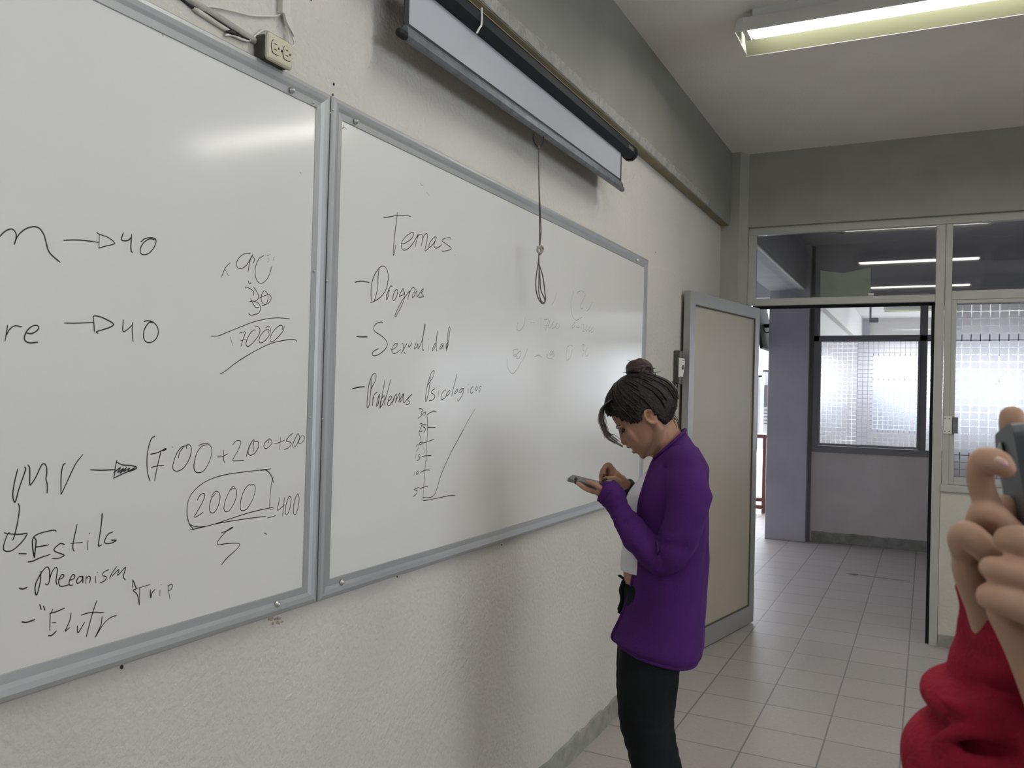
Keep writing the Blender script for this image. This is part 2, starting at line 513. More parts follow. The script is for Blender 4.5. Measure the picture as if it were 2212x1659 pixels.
for a in ((0.075, 0.081, -0.012, -0.004, 0.125, 2.095), (DL - 0.076, DL - 0.07, -0.012, -0.004, 0.125, 2.095), (0.081, DL - 0.076, -0.012, -0.004, 0.125, 0.133), (0.081, DL - 0.076, -0.012, -0.004, 2.087, 2.095)):
    door_box(bm, *a)
obj('panel_gasket', bm, mat('brown_gasket', (0.10, 0.085, 0.06), 0.7), dr)
for z in (0.25, 1.1, 1.95):
    tube('hinge', [(hx - 0.05, hy + 0.008, z - 0.05), (hx - 0.05, hy + 0.008, z + 0.05)], 0.008, M['alu_white'], dr)

# switch box behind the door; its dark back paints in the shadow there
sw = empty('switch_box', 'switch box with shade-coloured back and pale cover on the cream wall behind the open door', 'switch')
box('back_box', 0.0, 0.035, 4.745, 4.83, 1.615, 1.81, M['darkplastic'], sw, 0.004)
bm = bmesh.new()
add_prism(bm, [(0, 1.655), (0.010, 1.66), (0.020, 1.745), (0.016, 1.765), (0, 1.768)], Vector((0.034, 4.735, 0)), Vector((0.034, 4.80, 0)), X, Z)
cov = obj('cover_plate', bm, M['lampwhite'], sw)
for z in (1.752, 1.742):
    box('slot', 0.045, 0.0535, 4.745, 4.79, z - 0.002, z + 0.002, M['rubber'], cov)
box('toggle', 0.045, 0.056, 4.757, 4.766, 1.70, 1.725, M['rubber'], cov)
seat_at(sw, (0.0, 4.79, 1.615))

# ---------------------------------------------------------------- corridor and the classroom across it
struct(box('trim_3', -0.28, 0.10, YF + 0.15, YO - 0.12, 2.76, ZC, M['corrgrey']))
bm = bmesh.new(); add_prism(bm, [(0.1005, 2.80), (0.092, 2.757), (0.072, 2.7565)], Vector((0, YF + 0.15, 0)), Vector((0, YO - 0.12, 0)), X, Z, closed=False)
struct(obj('trim_4', bm, M['white']))  # white colour paints in the daylight along the beam's lower edge
struct(box('wall_pier', -0.28, 0.15, YO - 0.12, YO + 0.2, 0.0, ZC, M['corrgrey'], bevel=0.006))
struct(box('wall_next_room', -5.0, -0.2, YF, YF + 0.15, 0.0, ZC, M['corrgrey']))
struct(box('corridor_light_blocker', -3.75, -3.6, YF, 8.5, 0.0, ZC, M['corrgrey']))  # unseen wall added to block skylight from the corridor's left end
struct(box('wall_corridor_end', XR, XR + 0.15, YF, YO, 0.0, ZC, M['corrgrey']))
struct(box('pier_recess_shade', 0.15, 0.185, YO + 0.0, YO + 0.2, 0.0, ZC, M['alu_dark']))  # dark grey strip stands in for the shaded recess beside the pier
struct(box('wall_across_low', 0.185, XR, YO, YO + 0.14, 0.0, 0.985, M['corrcream']))
struct(box('wall_across_top', 0.15, XR, YO, YO + 0.16, 2.60, ZC, M['corrgrey']))
struct(box('trim_5', 0.15, XR, YO - 0.02, YO, 2.66, 2.70, M['corrgrey']))
w3 = struct(empty('window_3'))
G0, G1 = YO - 0.02, YO + 0.035
xs = [0.185, 1.232]
mem = [(0.185, XR, G0, G1, 0.985, 1.055), (0.185, XR, G0, G1, 2.195, 2.262), (0.185, XR, G0, G1, 2.57, 2.60), (0.185, 0.245, G0, G1, 1.055, 2.57)]
k = 0
panes = []
x = 0.245
while x < XR - 0.3:
    x1 = min(x + 0.99, XR - 0.06)
    panes.append((x, x1))
    mem.append((x1, x1 + 0.075, G0, G1, 1.055, 2.57))
    x = x1 + 0.075
boxes('window_frame', mem, M['alu_dark'], w3, bevel=0.004)
for x0, x1 in panes:
    pane('film_pane', x0, x1, 1.055, 2.195, YO + 0.012, M['film'], w3)
    pane('pane', x0, x1, 2.262, 2.57, YO + 0.012, M['glass'], w3)
boxes('sash_rail', [(0.245, 0.268, G0 - 0.012, G0, 1.06, 2.195), (0.268, 1.235, G0 - 0.012, G0, 1.06, 1.085), (1.222, 1.245, G0 - 0.012, G0, 1.06, 2.195)], M['alu_dark'], w3, 0.002)

# classroom across: bright, with windows in its far and right walls
struct(box('ceiling_across', 0.0, XR + 0.2, YO + 0.15, YR2 + 0.2, ZC, ZC + 0.15, M['white']))
struct(box('wall_across_left', -0.15, 0.02, YO + 0.2, YR2, 0.0, ZC, M['white']))
struct(box('trim_6', 0.02, 0.10, YO + 0.2, YR2, 2.76, ZC, M['white']))
struct(box('wall_across_pillar', 0.02, 0.24, YR2 - 0.12, YR2, 0.0, ZC, M['corrgrey']))
BX0, BX1, BZ0, BZ1 = 0.26, 5.9, 0.95, 2.55
struct(boxes('wall_across_far', [(0.0, XR, YR2, YR2 + 0.15, 0, BZ0), (0.0, XR, YR2, YR2 + 0.15, BZ1, ZC), (0.0, BX0, YR2, YR2 + 0.15, BZ0, BZ1), (BX1, XR, YR2, YR2 + 0.15, BZ0, BZ1)], M['white']))
w4 = struct(boxes('window_4', [(BX0, BX1, YR2 + 0.03, YR2 + 0.08, BZ0, BZ0 + 0.05), (BX0, BX1, YR2 + 0.03, YR2 + 0.08, BZ1 - 0.05, BZ1), (BX0, BX1, YR2 + 0.03, YR2 + 0.08, 2.0, 2.05)] +
      [(x - 0.025, x + 0.025, YR2 + 0.03, YR2 + 0.08, BZ0 + 0.05, BZ1 - 0.05) for x in (0.285, 1.4, 2.5, 3.6, 4.7, 5.875)], M['alu_dark']))
struct(boxes('wall_across_right', [(XR, XR + 0.15, YO, YR2, 0, 0.9), (XR, XR + 0.15, YO, YR2, 2.7, ZC), (XR, XR + 0.15, YO, YO + 0.8, 0.9, 2.7), (XR, XR + 0.15, YR2 - 0.5, YR2, 0.9, 2.7)], M['white']))
w5 = struct(boxes('window_5', [(XR + 0.04, XR + 0.09, YO + 0.8, YR2 - 0.5, 0.9, 0.95), (XR + 0.04, XR + 0.09, YO + 0.8, YR2 - 0.5, 2.65, 2.7)] +
      [(XR + 0.04, XR + 0.09, y, y + 0.05, 0.95, 2.65) for y in (YO + 0.8, 12.3, 14.0, 15.7, 17.4)], M['alu_dark']))
struct(boxes('facade_outside', [(-4.0, 1.05, 27.0, 27.6, 0, 2.0), (1.05, 2.2, 27.0, 27.6, 0, 1.45), (2.2, 9.0, 27.0, 27.6, 0, 1.2)], M['facade']))
pb = empty('projector_bracket', 'small grey bracket arm hanging high in the bright classroom across the corridor', 'bracket')
tube('pole', [(0.45, 15.0, ZC), (0.45, 15.0, 2.93)], 0.018, M['bargrey'], pb)
bm = bmesh.new(); add_box(bm, 0.43, 0.58, 14.95, 15.08, 2.86, 2.94, 0.01); obj('mount_plate', bm, M['bargrey'], pb)
seat_at(pb, (0.45, 15.0, ZC))
wb3 = empty('classroom_whiteboard', 'white board on the side wall of the classroom across the corridor', 'whiteboard')
box('board_panel', 0.022, 0.036, 11.2, 16.6, 0.95, 2.2, M['board'], wb3)
seat_at(wb3, (0.02, 13.9, 0.95))

# corridor end: landing with a wooden railing, notice banners and a television on a bracket
rl = empty('landing_railing', 'dark reddish railing with upright posts at the bright end of the corridor', 'railing')
yy = 11.75
for z, h in ((1.02, 0.05), (0.16, 0.05), (0.06, 0.05)):
    box('rail', -4.6, -0.2, yy - 0.03, yy + 0.03, z, z + h, M['wood'], rl, 0.004)
for i in range(26):
    xx = -0.5 - i * 0.155 - 0.0
    box('baluster', xx - 0.022, xx + 0.022, yy - 0.02, yy + 0.02, 0.0, 1.02, M['wood'], rl, 0.003)
seat_at(rl, (-2.4, yy, 0))
for xx, zt, lab in ((-0.58, 1.93, 'white printed banner hanging above the railing, next to the grey pier'), (-0.76, 1.86, 'white printed banner hanging above the railing, next to the door edge')):
    bn = empty('notice_banner', lab, 'banner', 'banners over the landing railing')
    bm = bmesh.new(); add_prism(bm, [(-0.065, 0), (0.065, 0.012), (0.065, 0.016), (-0.065, 0.004)], Vector((xx, 11.55, 1.10)), Vector((xx, 11.55, zt)), X, Y)
    obj('banner_sheet', bm, M['paper'], bn)
    bm = bmesh.new()
    rg = random.Random(int(xx * 100))
    add_box(bm, xx - 0.06, xx + 0.01, 11.537, 11.5425, 1.45, 1.74)
    for k in range(5):
        z = 1.40 - k * 0.045
        add_box(bm, xx - 0.055, xx - 0.055 + rg.uniform(0.06, 0.1), 11.537, 11.5425, z, z + 0.014)
    obj('print', bm, mat('grey_print', (0.16, 0.16, 0.17), 0.7), bn)
    tube('hanging_rod', [(xx - 0.08, 11.56, zt), (xx + 0.08, 11.56, zt)], 0.012, M['black'], bn)
    tube('support_pole', [(xx, 11.575, 0.0), (xx, 11.575, zt + 0.05)], 0.012, M['black'], bn)
    seat_at(bn, (xx, 11.575, 0.0))
tv = empty('television', 'thin black television tilted forward on a wall bracket, beside the grey pier', 'television')
bm = bmesh.new()
add_prism(bm, [(-0.445, 2.60), (-0.415, 2.62), (-0.318, 2.12), (-0.350, 2.105)], Vector((0, 9.5, 0)), Vector((0, 10.3, 0)), X, Z)
obj('screen_body', bm, M['black'], tv)
boxes('bracket_arm', [(-0.38, -0.285, 9.86, 9.92, 2.37, 2.41), (-0.295, -0.28, 9.80, 9.94, 2.24, 2.54)], M['black'], tv)
tube('cable', [(-0.37, 9.8, 2.36), (-0.345, 9.8, 2.31), (-0.31, 9.8, 2.31), (-0.285, 9.83, 2.35)], 0.006, M['black'], tv, sp=4)
seat_at(tv, (-0.28, 9.9, 2.4))

# greenish paper taped behind the transom glass, and a small white sticker
bm = bmesh.new()
pts = [(0.652, 2.246), (0.649, 2.43), (0.80, 2.405), (0.965, 2.438), (0.968, 2.246)]
add_prism(bm, pts, Vector((0, YF + 0.034, 0)), Vector((0, YF + 0.0355, 0)), X, Z)
tag(obj('paper_sheet', bm, M['greenpaper']), 'grey-green paper sheet taped on the glass above the doorway', 'paper')
box('sticker', 0.955, 0.988, YF + 0.014, YF + 0.0155, 2.247, 2.262, M['paper'], fr)
# thin pointing stain on the corridor floor
bm = bmesh.new()
a, b = Vector((0.69, 8.10, 0.0006)), Vector((1.21, 8.06, 0.0006))
d_ = (b - a).normalized(); s_ = d_.cross(Z)
prof = [(0, 0), (0.09, 0.05), (0.10, 0.012), (0.52, 0.01), (0.52, -0.01), (0.10, -0.012), (0.09, -0.05)]
bm.faces.new([bm.verts.new(a + d_ * p + s_ * q) for p, q in prof])
tag(obj('floor_arrow', bm, mat('faded_black_tape', (0.13, 0.125, 0.12), 0.7)), 'faded dark arrow mark on the corridor floor tiles', 'floor marking')

# ---------------------------------------------------------------- fluorescent ceiling lights
def make_lamp():
    root = empty('ceiling_light', 'long open fluorescent light glowing on the ceiling, end nearest the camera', 'ceiling light', 'fluorescent ceiling lights')
    L = 1.31
    top, bot, zt, zb, th = 0.080, 0.146, 3.212, 3.125, 0.003
    bm = bmesh.new()
    out = [(-top, zt), (-bot, zb + 0.006), (-bot - 0.004, zb), (-bot + 0.006, zb), (-top + th, zt - th - 0.002), (top - th, zt - th - 0.002), (bot - 0.006, zb), (bot + 0.004, zb), (bot, zb + 0.006), (top, zt)]
    add_prism(bm, out, Vector((0, 0, 0)), Vector((L, 0, 0)), Y, Z)
    for x0 in (0.0, L - 0.003):
        add_prism(bm, [(-top, zt), (-bot, zb + 0.006), (bot, zb + 0.006), (top, zt)], Vector((x0, 0, 0)), Vector((x0 + 0.003, 0, 0)), Y, Z)
    obj('housing', bm, M['lampwhite'], root)
    bm = bmesh.new()
    add_prism(bm, [(-bot + 0.010, zb + 0.002), (-top + 0.008, zt - 0.010), (top - 0.008, zt - 0.010), (bot - 0.010, zb + 0.002)], Vector((0.004, 0, 0)), Vector((L - 0.004, 0, 0)), Y, Z, closed=False)
    obj('reflector', bm, M['reflector'], root)
    for y in (-0.090, -0.050, -0.012):
        tube('fluorescent_tube', [(0.07, y, zb + 0.030), (L - 0.07, y, zb + 0.030)], 0.0165, M['tube'], root, seg=10)
    box('mounting_spacer', 0.06, L - 0.06, -0.05, 0.05, zt, ZC, M['lampwhite'], root)
    for x in (0.03, L - 0.05):
        box('lamp_holder', x, x + 0.02, -0.105, 0.004, zb + 0.016, zt - 0.011, M['lampwhite'], root)
    seat_at(root, (0, 0, ZC))
    return root
def copy_tree(o, parent=None):
    c = o.copy()
    COL.objects.link(c)
    c.parent = parent
    for ch in o.children:
        copy_tree(ch, c)
    return c
lamp0 = make_lamp()
off_tube = {}
for ch in lamp0.children:
    if ch.name.startswith('fluorescent_tube'):
        d_ = ch.data.copy(); d_.materials[0] = M['tube_off']; off_tube[ch.data.name] = d_
rows = (3.79, 1.80, -0.35)
cols = (0.538, 1.92, 3.45, 4.92)
rn = ('row nearest the far wall', 'middle row of the ceiling', 'rear row of the ceiling')
cn = ('first from the whiteboard wall', 'second from the whiteboard wall', 'unseen third from the whiteboard wall', 'unseen, nearest the right wall')
lit = {(0, 0), (0, 1), (1, 0), (2, 0), (1, 2), (1, 3), (2, 2), (2, 3)}  # outer columns of the two rear rows: unseen lamps lit for ambient fill
for i, y in enumerate(rows):
    for j, x in enumerate(cols):
        o = lamp0 if (i, j) == (0, 0) else copy_tree(lamp0)
        o.location = (x, y + (0.33 if (i, j) == (0, 1) else 0.0), ZC)
        on_ = (i, j) in lit
        o['label'] = '%s fluorescent ceiling light, %s, %s' % ('glowing' if on_ else 'unlit', cn[j], rn[i])
        if not on_:
            for ch in o.children:
                if ch.name.startswith('fluorescent_tube'):
                    ch.data = off_tube[ch.data.name]
for j, (x, y) in enumerate(((0.617, 15.75), (2.4, 15.75), (0.9, 12.6), (2.6, 12.6))):
    o = copy_tree(lamp0)
    o.location = (x, y, ZC)
    o['group'] = 'ceiling lights in the classroom across'
    o['label'] = 'ceiling light in the classroom across the corridor, ' + ('far row by the side wall', 'far row further right', 'near row by the side wall', 'near row further right')[j]
# ---------------------------------------------------------------- whiteboards on the left wall
ZB0, ZB1 = 1.023, 2.243
def whiteboard(y0, y1, label):
    root = empty('whiteboard', label, 'whiteboard')
    box('board_panel', 0.0, 0.0125, y0 + 0.01, y1 - 0.01, ZB0 + 0.01, ZB1 - 0.01, M['board'], root)
    # mitred aluminium rails with a rounded ridge along the outer side
    w = 0.046
    prof = [(0, 0.0), (0, 0.016), (0.004, 0.021), (0.012, 0.0225), (0.022, 0.020), (0.030, 0.0165), (0.040, 0.0155), (0.045, 0.0150), (w, 0.0135), (w, 0.0)]   # (distance inwards, height off the wall)
    cs = [Vector((0, y0, ZB0)), Vector((0, y1, ZB0)), Vector((0, y1, ZB1)), Vector((0, y0, ZB1))]
    ins = [Vector((0, 1, 1)), Vector((0, -1, 1)), Vector((0, -1, -1)), Vector((0, 1, -1))]
    for k in range(4):
        bm = bmesh.new()
        a, b, ia, ib = cs[k], cs[(k + 1) % 4], ins[k], ins[(k + 1) % 4]
        ra = [bm.verts.new(a + ia * p + X * q) for p, q in prof]
        rb = [bm.verts.new(b + ib * p + X * q) for p, q in prof]
        n = len(prof)
        for i in range(n):
            bm.faces.new((ra[i], ra[(i + 1) % n], rb[(i + 1) % n], rb[i]))
        bm.faces.new(list(reversed(ra))); bm.faces.new(rb)
        obj('frame_rail', bm, M['alu'], root)
    return root
wl = whiteboard(1.601 - 2.55, 1.5975, 'nearer framed whiteboard with arithmetic and big notes, cut off by the photo edge')
wr = whiteboard(1.6040, 4.156, 'farther framed whiteboard with the handwritten list of topics and a small graph')

def screw(u, v, parent, r, washer=True):
    p = on(u, v, 0, 0.021)
    bm = bmesh.new()
    if washer:
        r_ = [(r, 0.0), (r, 0.002), (r * 0.55, 0.003), (r * 0.5, 0.0055), (r * 0.3, 0.0075), (0.0001, 0.008)]
    else:
        r_ = [(r, 0.0), (r * 0.8, 0.002), (0.0001, 0.003)]
    base = p - X * 0.004
    rings = [[bm.verts.new(base + X * (h + 0.002) + Y * (q * math.cos(2 * PI * k / 14)) + Z * (q * math.sin(2 * PI * k / 14))) for k in range(14)] for q, h in r_]
    for a, b in zip(rings, rings[1:]):
        for k in range(14):
            bm.faces.new((a[k], a[(k + 1) % 14], b[(k + 1) % 14], b[k]))
    obj('screw', bm, M['steel'], parent, True)
for u, v, p in ((632, 195, wl), (600, 1305, wl), (770, 262, wr), (740, 1258, wr), (1378, 562, wr)):
    screw(u, v, p, 0.0075)
for u, v, p in ((679, 221.5, wl), (684.5, 231, wl), (720, 237.5, wr), (714, 243.5, wr), (694, 1270.5, wr), (681, 586, wl), (707, 606, wr), (671, 902, wl), (697.5, 905, wr)):
    screw(u, v, p, 0.0028, False)

INK_X = 0.01275
def write(x0, y0, s, strokes, root, label, width=0.0027, m=None, name='handwriting', smooth=5):
    "marker strokes given on the photo, laid on the board surface as thin ribbons of ink"
    bm = bmesh.new()
    for st in strokes:
        wd_ = width
        if isinstance(st[0], (int, float)):
            wd_, st = width * st[0], st[1]
        pts = [on(x0 + a / s, y0 + b / s, 0, INK_X) for a, b in st]
        pts = spline(pts, smooth)
        n = len(pts)
        L, R_ = [], []
        for i, p in enumerate(pts):
            a, b = pts[max(0, i - 1)], pts[min(n - 1, i + 1)]
            t = (b - a)
            if t.length < 1e-7: t = Vector((0, 1, 0))
            t.normalize()
            nn = X.cross(t).normalized()
            ww = wd_ * 0.5 * (0.82 + 0.25 * noise.noise(Vector((p.y * 21, p.z * 21, 3))))
            if i == 0: p = p - t * ww * 0.6
            if i == n - 1: p = p + t * ww * 0.6
            if i in (0, n - 1): ww *= 0.65
            L.append(bm.verts.new(p + nn * ww)); R_.append(bm.verts.new(p - nn * ww))
        for i in range(n - 1):
            bm.faces.new((L[i], L[i + 1], R_[i + 1], R_[i]))
    me = bpy.data.meshes.new(name)
    bm.normal_update()
    for f in bm.faces:
        if f.normal.x < 0: f.normal_flip()
    bm.to_mesh(me); bm.free()
    o = link_mesh(name, me, m or M['ink'], root)
    o['label'] = label
    return o

A = (0, 480, 6.144)
write(*A, [[(-60, 260), (0, 185), (70, 120), (150, 90), (205, 130), (215, 200), (190, 295)], [(190, 295), (235, 185), (330, 95), (440, 60), (520, 80), (580, 160), (610, 260), (640, 370), (690, 440), (797, 530)],
    [(845, 240), (1000, 235), (1150, 245), (1305, 268)], [(1283, 135), (1320, 160), (1420, 195), (1490, 240), (1522, 280), (1490, 298), (1400, 318), (1310, 345)], [(1318, 165), (1312, 345)],
    [(1637, 138), (1612, 225), (1640, 245), (1700, 240), (1740, 205)], [(1748, 165), (1738, 290), (1740, 375), (1758, 402)],
    [(1870, 260), (1920, 220), (2000, 205), (2065, 225), (2065, 290), (2020, 370), (1960, 420), (1900, 430), (1862, 400), (1870, 330), (1920, 260), (1990, 222), (2060, 235)]], wl, 'black marker end of a word, arrow and 40')
write(*A, [[(100, 1368), (85, 1470), (65, 1580)], [(85, 1500), (130, 1420), (200, 1375), (290, 1388)], [(360, 1472), (420, 1478), (490, 1440), (515, 1395), (480, 1368), (420, 1385), (360, 1440), (325, 1520), (335, 1575), (400, 1602), (500, 1592)],
    [(855, 1338), (1000, 1340), (1240, 1330)], [(1235, 1265), (1250, 1245), (1320, 1252), (1430, 1300), (1505, 1350), (1470, 1390), (1370, 1425), (1280, 1455), (1300, 1475)], [(1237, 1250), (1248, 1370), (1253, 1458)],
    [(1637, 1295), (1632, 1445), (1690, 1425), (1750, 1370)], [(1757, 1330), (1755, 1470), (1768, 1585)],
    [(1910, 1318), (1960, 1308), (2030, 1325), (2090, 1390), (2100, 1480), (2060, 1560), (1990, 1598), (1930, 1580), (1905, 1520), (1915, 1430), (1950, 1365), (1985, 1330), (2020, 1335)]], wl, 'black marker letters re, arrow and 40')
B = (440, 530, 5.72)
write(*B, [[(325, 218), (270, 275), (220, 390)], [(262, 290), (308, 378)],
    [(580, 105), (510, 102), (440, 150), (405, 220), (420, 275), (470, 285), (540, 230), (605, 112)], [(605, 112), (570, 200), (548, 325)], [(600, 130), (628, 170), (615, 220)],
    [(742, 125), (680, 170), (640, 270), (640, 380), (670, 450), (720, 468), (780, 420), (820, 340), (840, 260)], [(780, 130), (822, 113)], [(797, 155), (795, 210)], [(866, 145), (863, 185)],
    [(550, 440), (565, 475), (590, 462)], [(512, 530), (530, 515), (590, 545), (620, 580), (613, 620)], [(615, 512), (655, 570), (678, 630), (665, 670), (630, 690)],
    [(570, 693), (620, 690), (680, 720), (702, 780), (680, 835), (630, 855), (580, 862), (557, 842)], [(580, 657), (600, 700), (640, 765), (690, 765)],
    [(745, 560), (715, 610), (712, 680), (740, 725), (770, 725), (795, 660), (785, 590), (750, 560)], [(690, 650), (760, 620), (810, 610), (835, 650), (810, 705), (760, 735), (715, 747)]], wl, 'black marker multiplication of 90 with overwritten figures', 0.0021)
write(*B, [[(90, 1123), (180, 1118), (300, 1070), (450, 1010), (620, 945), (800, 905), (930, 897), (1065, 907)], [(330, 1132), (358, 1240)], [(440, 1085), (490, 1072), (515, 1075), (490, 1150), (458, 1248)], [(455, 1180), (525, 1160)],
    [(640, 1060), (620, 1045), (570, 1095), (530, 1180), (525, 1235), (560, 1245), (620, 1190), (680, 1110), (695, 1040), (670, 1005), (630, 1012)],
    [(800, 1085), (805, 1045), (770, 1045), (710, 1100), (685, 1165), (700, 1205), (750, 1185), (810, 1110), (825, 1040), (805, 995), (765, 1020)],
    [(968, 1045), (975, 1000), (940, 990), (870, 1050), (825, 1130), (825, 1180), (870, 1180), (940, 1110), (985, 1050), (995, 1000)],
    [(200, 1585), (260, 1560), (400, 1450), (600, 1325), (800, 1225), (960, 1180), (1080, 1163), (1140, 1172), (1150, 1193)]], wl, 'black marker 17000 between two lines', 0.0021)
Cc = (0, 930, 6.144)
write(*Cc, [[(235, 510), (190, 700), (170, 850), (185, 935), (207, 940), (250, 780), (320, 580), (340, 510), (328, 485)], [(372, 458), (395, 510), (395, 700), (410, 715), (470, 630), (540, 480), (580, 440), (615, 480), (620, 580), (610, 640), (630, 730), (625, 830)],
    [(868, 435), (835, 470), (812, 600), (810, 820), (822, 828), (900, 660), (1000, 450), (1100, 318)],
    [(1200, 520), (1350, 527), (1520, 518)], [(1550, 395), (1530, 500), (1510, 640)], [(1545, 415), (1620, 455), (1750, 467), (1812, 490), (1780, 520), (1650, 565), (1515, 630)], [(1510, 560), (1600, 490), (1560, 560), (1640, 500), (1590, 570), (1680, 490), (1640, 545), (1720, 500), (1700, 540), (1790, 495), (1720, 545)],
    [(2058, 75), (2010, 110), (1970, 230), (1950, 400), (1960, 560), (1988, 665)], [(1995, 315), (2080, 298), (2150, 265), (2190, 240), (2205, 250), (2160, 270)], [(2135, 285), (2090, 470), (2052, 665)], [(2008, 490), (2090, 470), (2175, 465)]], wl, 'black marker MV, filled arrow and an open bracket with 7')
write(*Cc, [[(245, 970), (258, 1040), (240, 1180), (200, 1370), (170, 1455)], [(55, 1357), (120, 1372), (250, 1378), (350, 1368), (350, 1395), (290, 1480), (180, 1580), (100, 1605), (50, 1580), (55, 1500), (100, 1380), (125, 1355)]], wl, 'black marker arrow pointing down')
D = (300, 920, 5.821)
write(*D, [[(600, 285), (605, 240), (640, 240), (660, 290), (640, 400), (570, 520), (490, 568), (435, 550), (430, 480), (480, 340), (540, 265), (610, 250)], [(560, 265), (510, 340), (498, 405)], [(425, 263), (430, 270)],
    [(750, 245), (830, 220), (890, 240), (918, 310), (890, 440), (820, 560), (750, 588), (700, 560), (695, 470), (730, 340), (790, 260), (860, 235)], [(985, 392), (1050, 385), (1120, 350)], [(1062, 300), (1065, 400), (1075, 463)],
    [(1180, 240), (1220, 190), (1270, 185), (1280, 220), (1240, 320), (1180, 430), (1240, 440), (1320, 438)], [(1350, 385), (1375, 300), (1420, 200), (1450, 178), (1435, 250), (1440, 320)], [(1455, 195), (1500, 205), (1505, 260), (1460, 340), (1405, 370), (1375, 345), (1380, 280), (1420, 195)],
    [(1630, 170), (1585, 210), (1572, 260), (1600, 285), (1650, 250), (1675, 205), (1650, 165), (1625, 175), (1635, 215)], [(1700, 222), (1760, 210), (1830, 180)], [(1780, 140), (1772, 295)],
    [(1935, 95), (1890, 130), (1855, 190), (1905, 205), (1915, 235), (1880, 275), (1825, 298)], [(2000, 95), (1965, 160), (1935, 235), (1945, 268), (1985, 235), (2020, 150), (2005, 95)], [(2055, 115), (2015, 180), (2015, 220), (2050, 210), (2085, 150), (2060, 118)]], wl, 'black marker 00 + 200 + 500', 0.0022)
write(*D, [[(1660, 540), (1500, 558), (1300, 582), (1100, 612), (940, 655), (800, 725), (690, 820), (625, 930), (605, 1060), (615, 1170), (645, 1250), (685, 1300)], [1.2, [(1530, 560), (1590, 553), (1640, 590), (1675, 650), (1690, 712)]], [(1690, 640), (1665, 740), (1650, 880), (1645, 1030)],
    [(640, 1235), (700, 1265), (800, 1268), (950, 1235), (1200, 1150), (1450, 1075), (1700, 1020)], [(637, 1310), (800, 1275), (1000, 1225), (1300, 1175), (1600, 1135)],
    [(735, 935), (770, 870), (815, 850), (830, 880), (790, 980), (700, 1140), (760, 1120), (808, 1085)], [(905, 900), (950, 830), (1000, 830), (1020, 890), (1000, 1000), (950, 1085), (905, 1090), (888, 1030), (910, 920), (965, 845)],
    [(1205, 775), (1180, 762), (1140, 820), (1090, 930), (1070, 1040), (1095, 1080), (1150, 1050), (1210, 940), (1230, 840), (1210, 785), (1160, 800)], [(1410, 745), (1440, 735), (1465, 780), (1440, 900), (1370, 1030), (1310, 1065), (1275, 1040), (1285, 920), (1330, 800), (1385, 740), (1410, 750)],
    [1.3, [(1655, 1050), (1695, 1042)]], [1.3, [(1620, 1157), (1715, 1130)]], [(1765, 900), (1760, 960), (1742, 1060), (1800, 1020), (1830, 990)], [(1830, 900), (1820, 1000), (1807, 1137)],
    [(1900, 885), (1915, 920), (1900, 1030), (1865, 1115), (1845, 1100), (1850, 1000), (1880, 900), (1905, 885)], [(1998, 850), (2015, 900), (2005, 1020), (1970, 1115), (1945, 1090), (1950, 980), (1975, 890), (1998, 855)]], wl, 'black marker 2000 in a rounded box, equals 400', 0.0022)
write(*D, [[(1035, 1345), (1120, 1315), (1180, 1280), (1165, 1278), (1100, 1325), (1040, 1390), (990, 1460), (1000, 1495), (1100, 1480), (1230, 1475), (1268, 1495), (1220, 1560), (1110, 1659), (1040, 1745)], [2.0, [(1580, 1350), (1605, 1362)]]], wl, 'black marker figure 5 and a dot', 0.0022)
Ee = (0, 1120, 5.53)
write(*Ee, [[1.4, [(228, 420), (310, 422)]], [(670, 152), (640, 140), (520, 165), (430, 200), (390, 250), (390, 350), (410, 465)], [(405, 225), (430, 260), (425, 340), (412, 465)], [(430, 340), (480, 335), (585, 315)], [(335, 518), (390, 510), (480, 470), (600, 430)],
    [(770, 310), (720, 300), (650, 360), (660, 395), (740, 425), (765, 445), (700, 475), (620, 477)], [(922, 70), (880, 260), (870, 350), (885, 392)], [(845, 297), (985, 285)], [(1052, 265), (1042, 375)], [1.3, [(1068, 180), (1072, 182)]], [(1220, -60), (1218, 0), (1200, 150), (1175, 310), (1185, 328), (1215, 315)], [(1352, 160), (1290, 190), (1250, 270), (1270, 300), (1340, 290), (1388, 262), (1330, 258)]], wl, 'black marker word Estilo')
write(*Ee, [[1.2, [(230, 832), (270, 842), (322, 825)]], [(490, 630), (480, 760), (440, 912), (420, 860), (430, 770), (500, 640), (560, 580), (590, 620), (590, 740), (570, 790), (540, 780)], [(590, 740), (620, 640), (665, 585), (685, 620), (670, 740), (680, 790)],
    [(690, 730), (740, 715), (765, 685), (740, 670), (705, 730), (705, 790), (740, 812), (830, 790)], [(830, 740), (880, 720), (895, 690), (870, 670), (830, 740), (830, 795), (870, 795)], [(985, 690), (940, 700), (915, 750), (930, 775), (975, 740), (990, 690), (990, 770)], [(1030, 690), (1025, 775)], [(1030, 720), (1060, 690), (1080, 710), (1070, 770)],
    [(1140, 690), (1145, 770)], [(1160, 640), (1165, 650)], [(1300, 610), (1240, 640), (1230, 680), (1270, 700), (1255, 740), (1195, 770)], [(1395, 575), (1340, 650), (1310, 715)], [(1340, 690), (1410, 615), (1420, 625), (1400, 680)], [(1410, 680), (1490, 590), (1500, 600), (1475, 690), (1495, 735)]], wl, 'black marker word Mecanism', 0.0025)
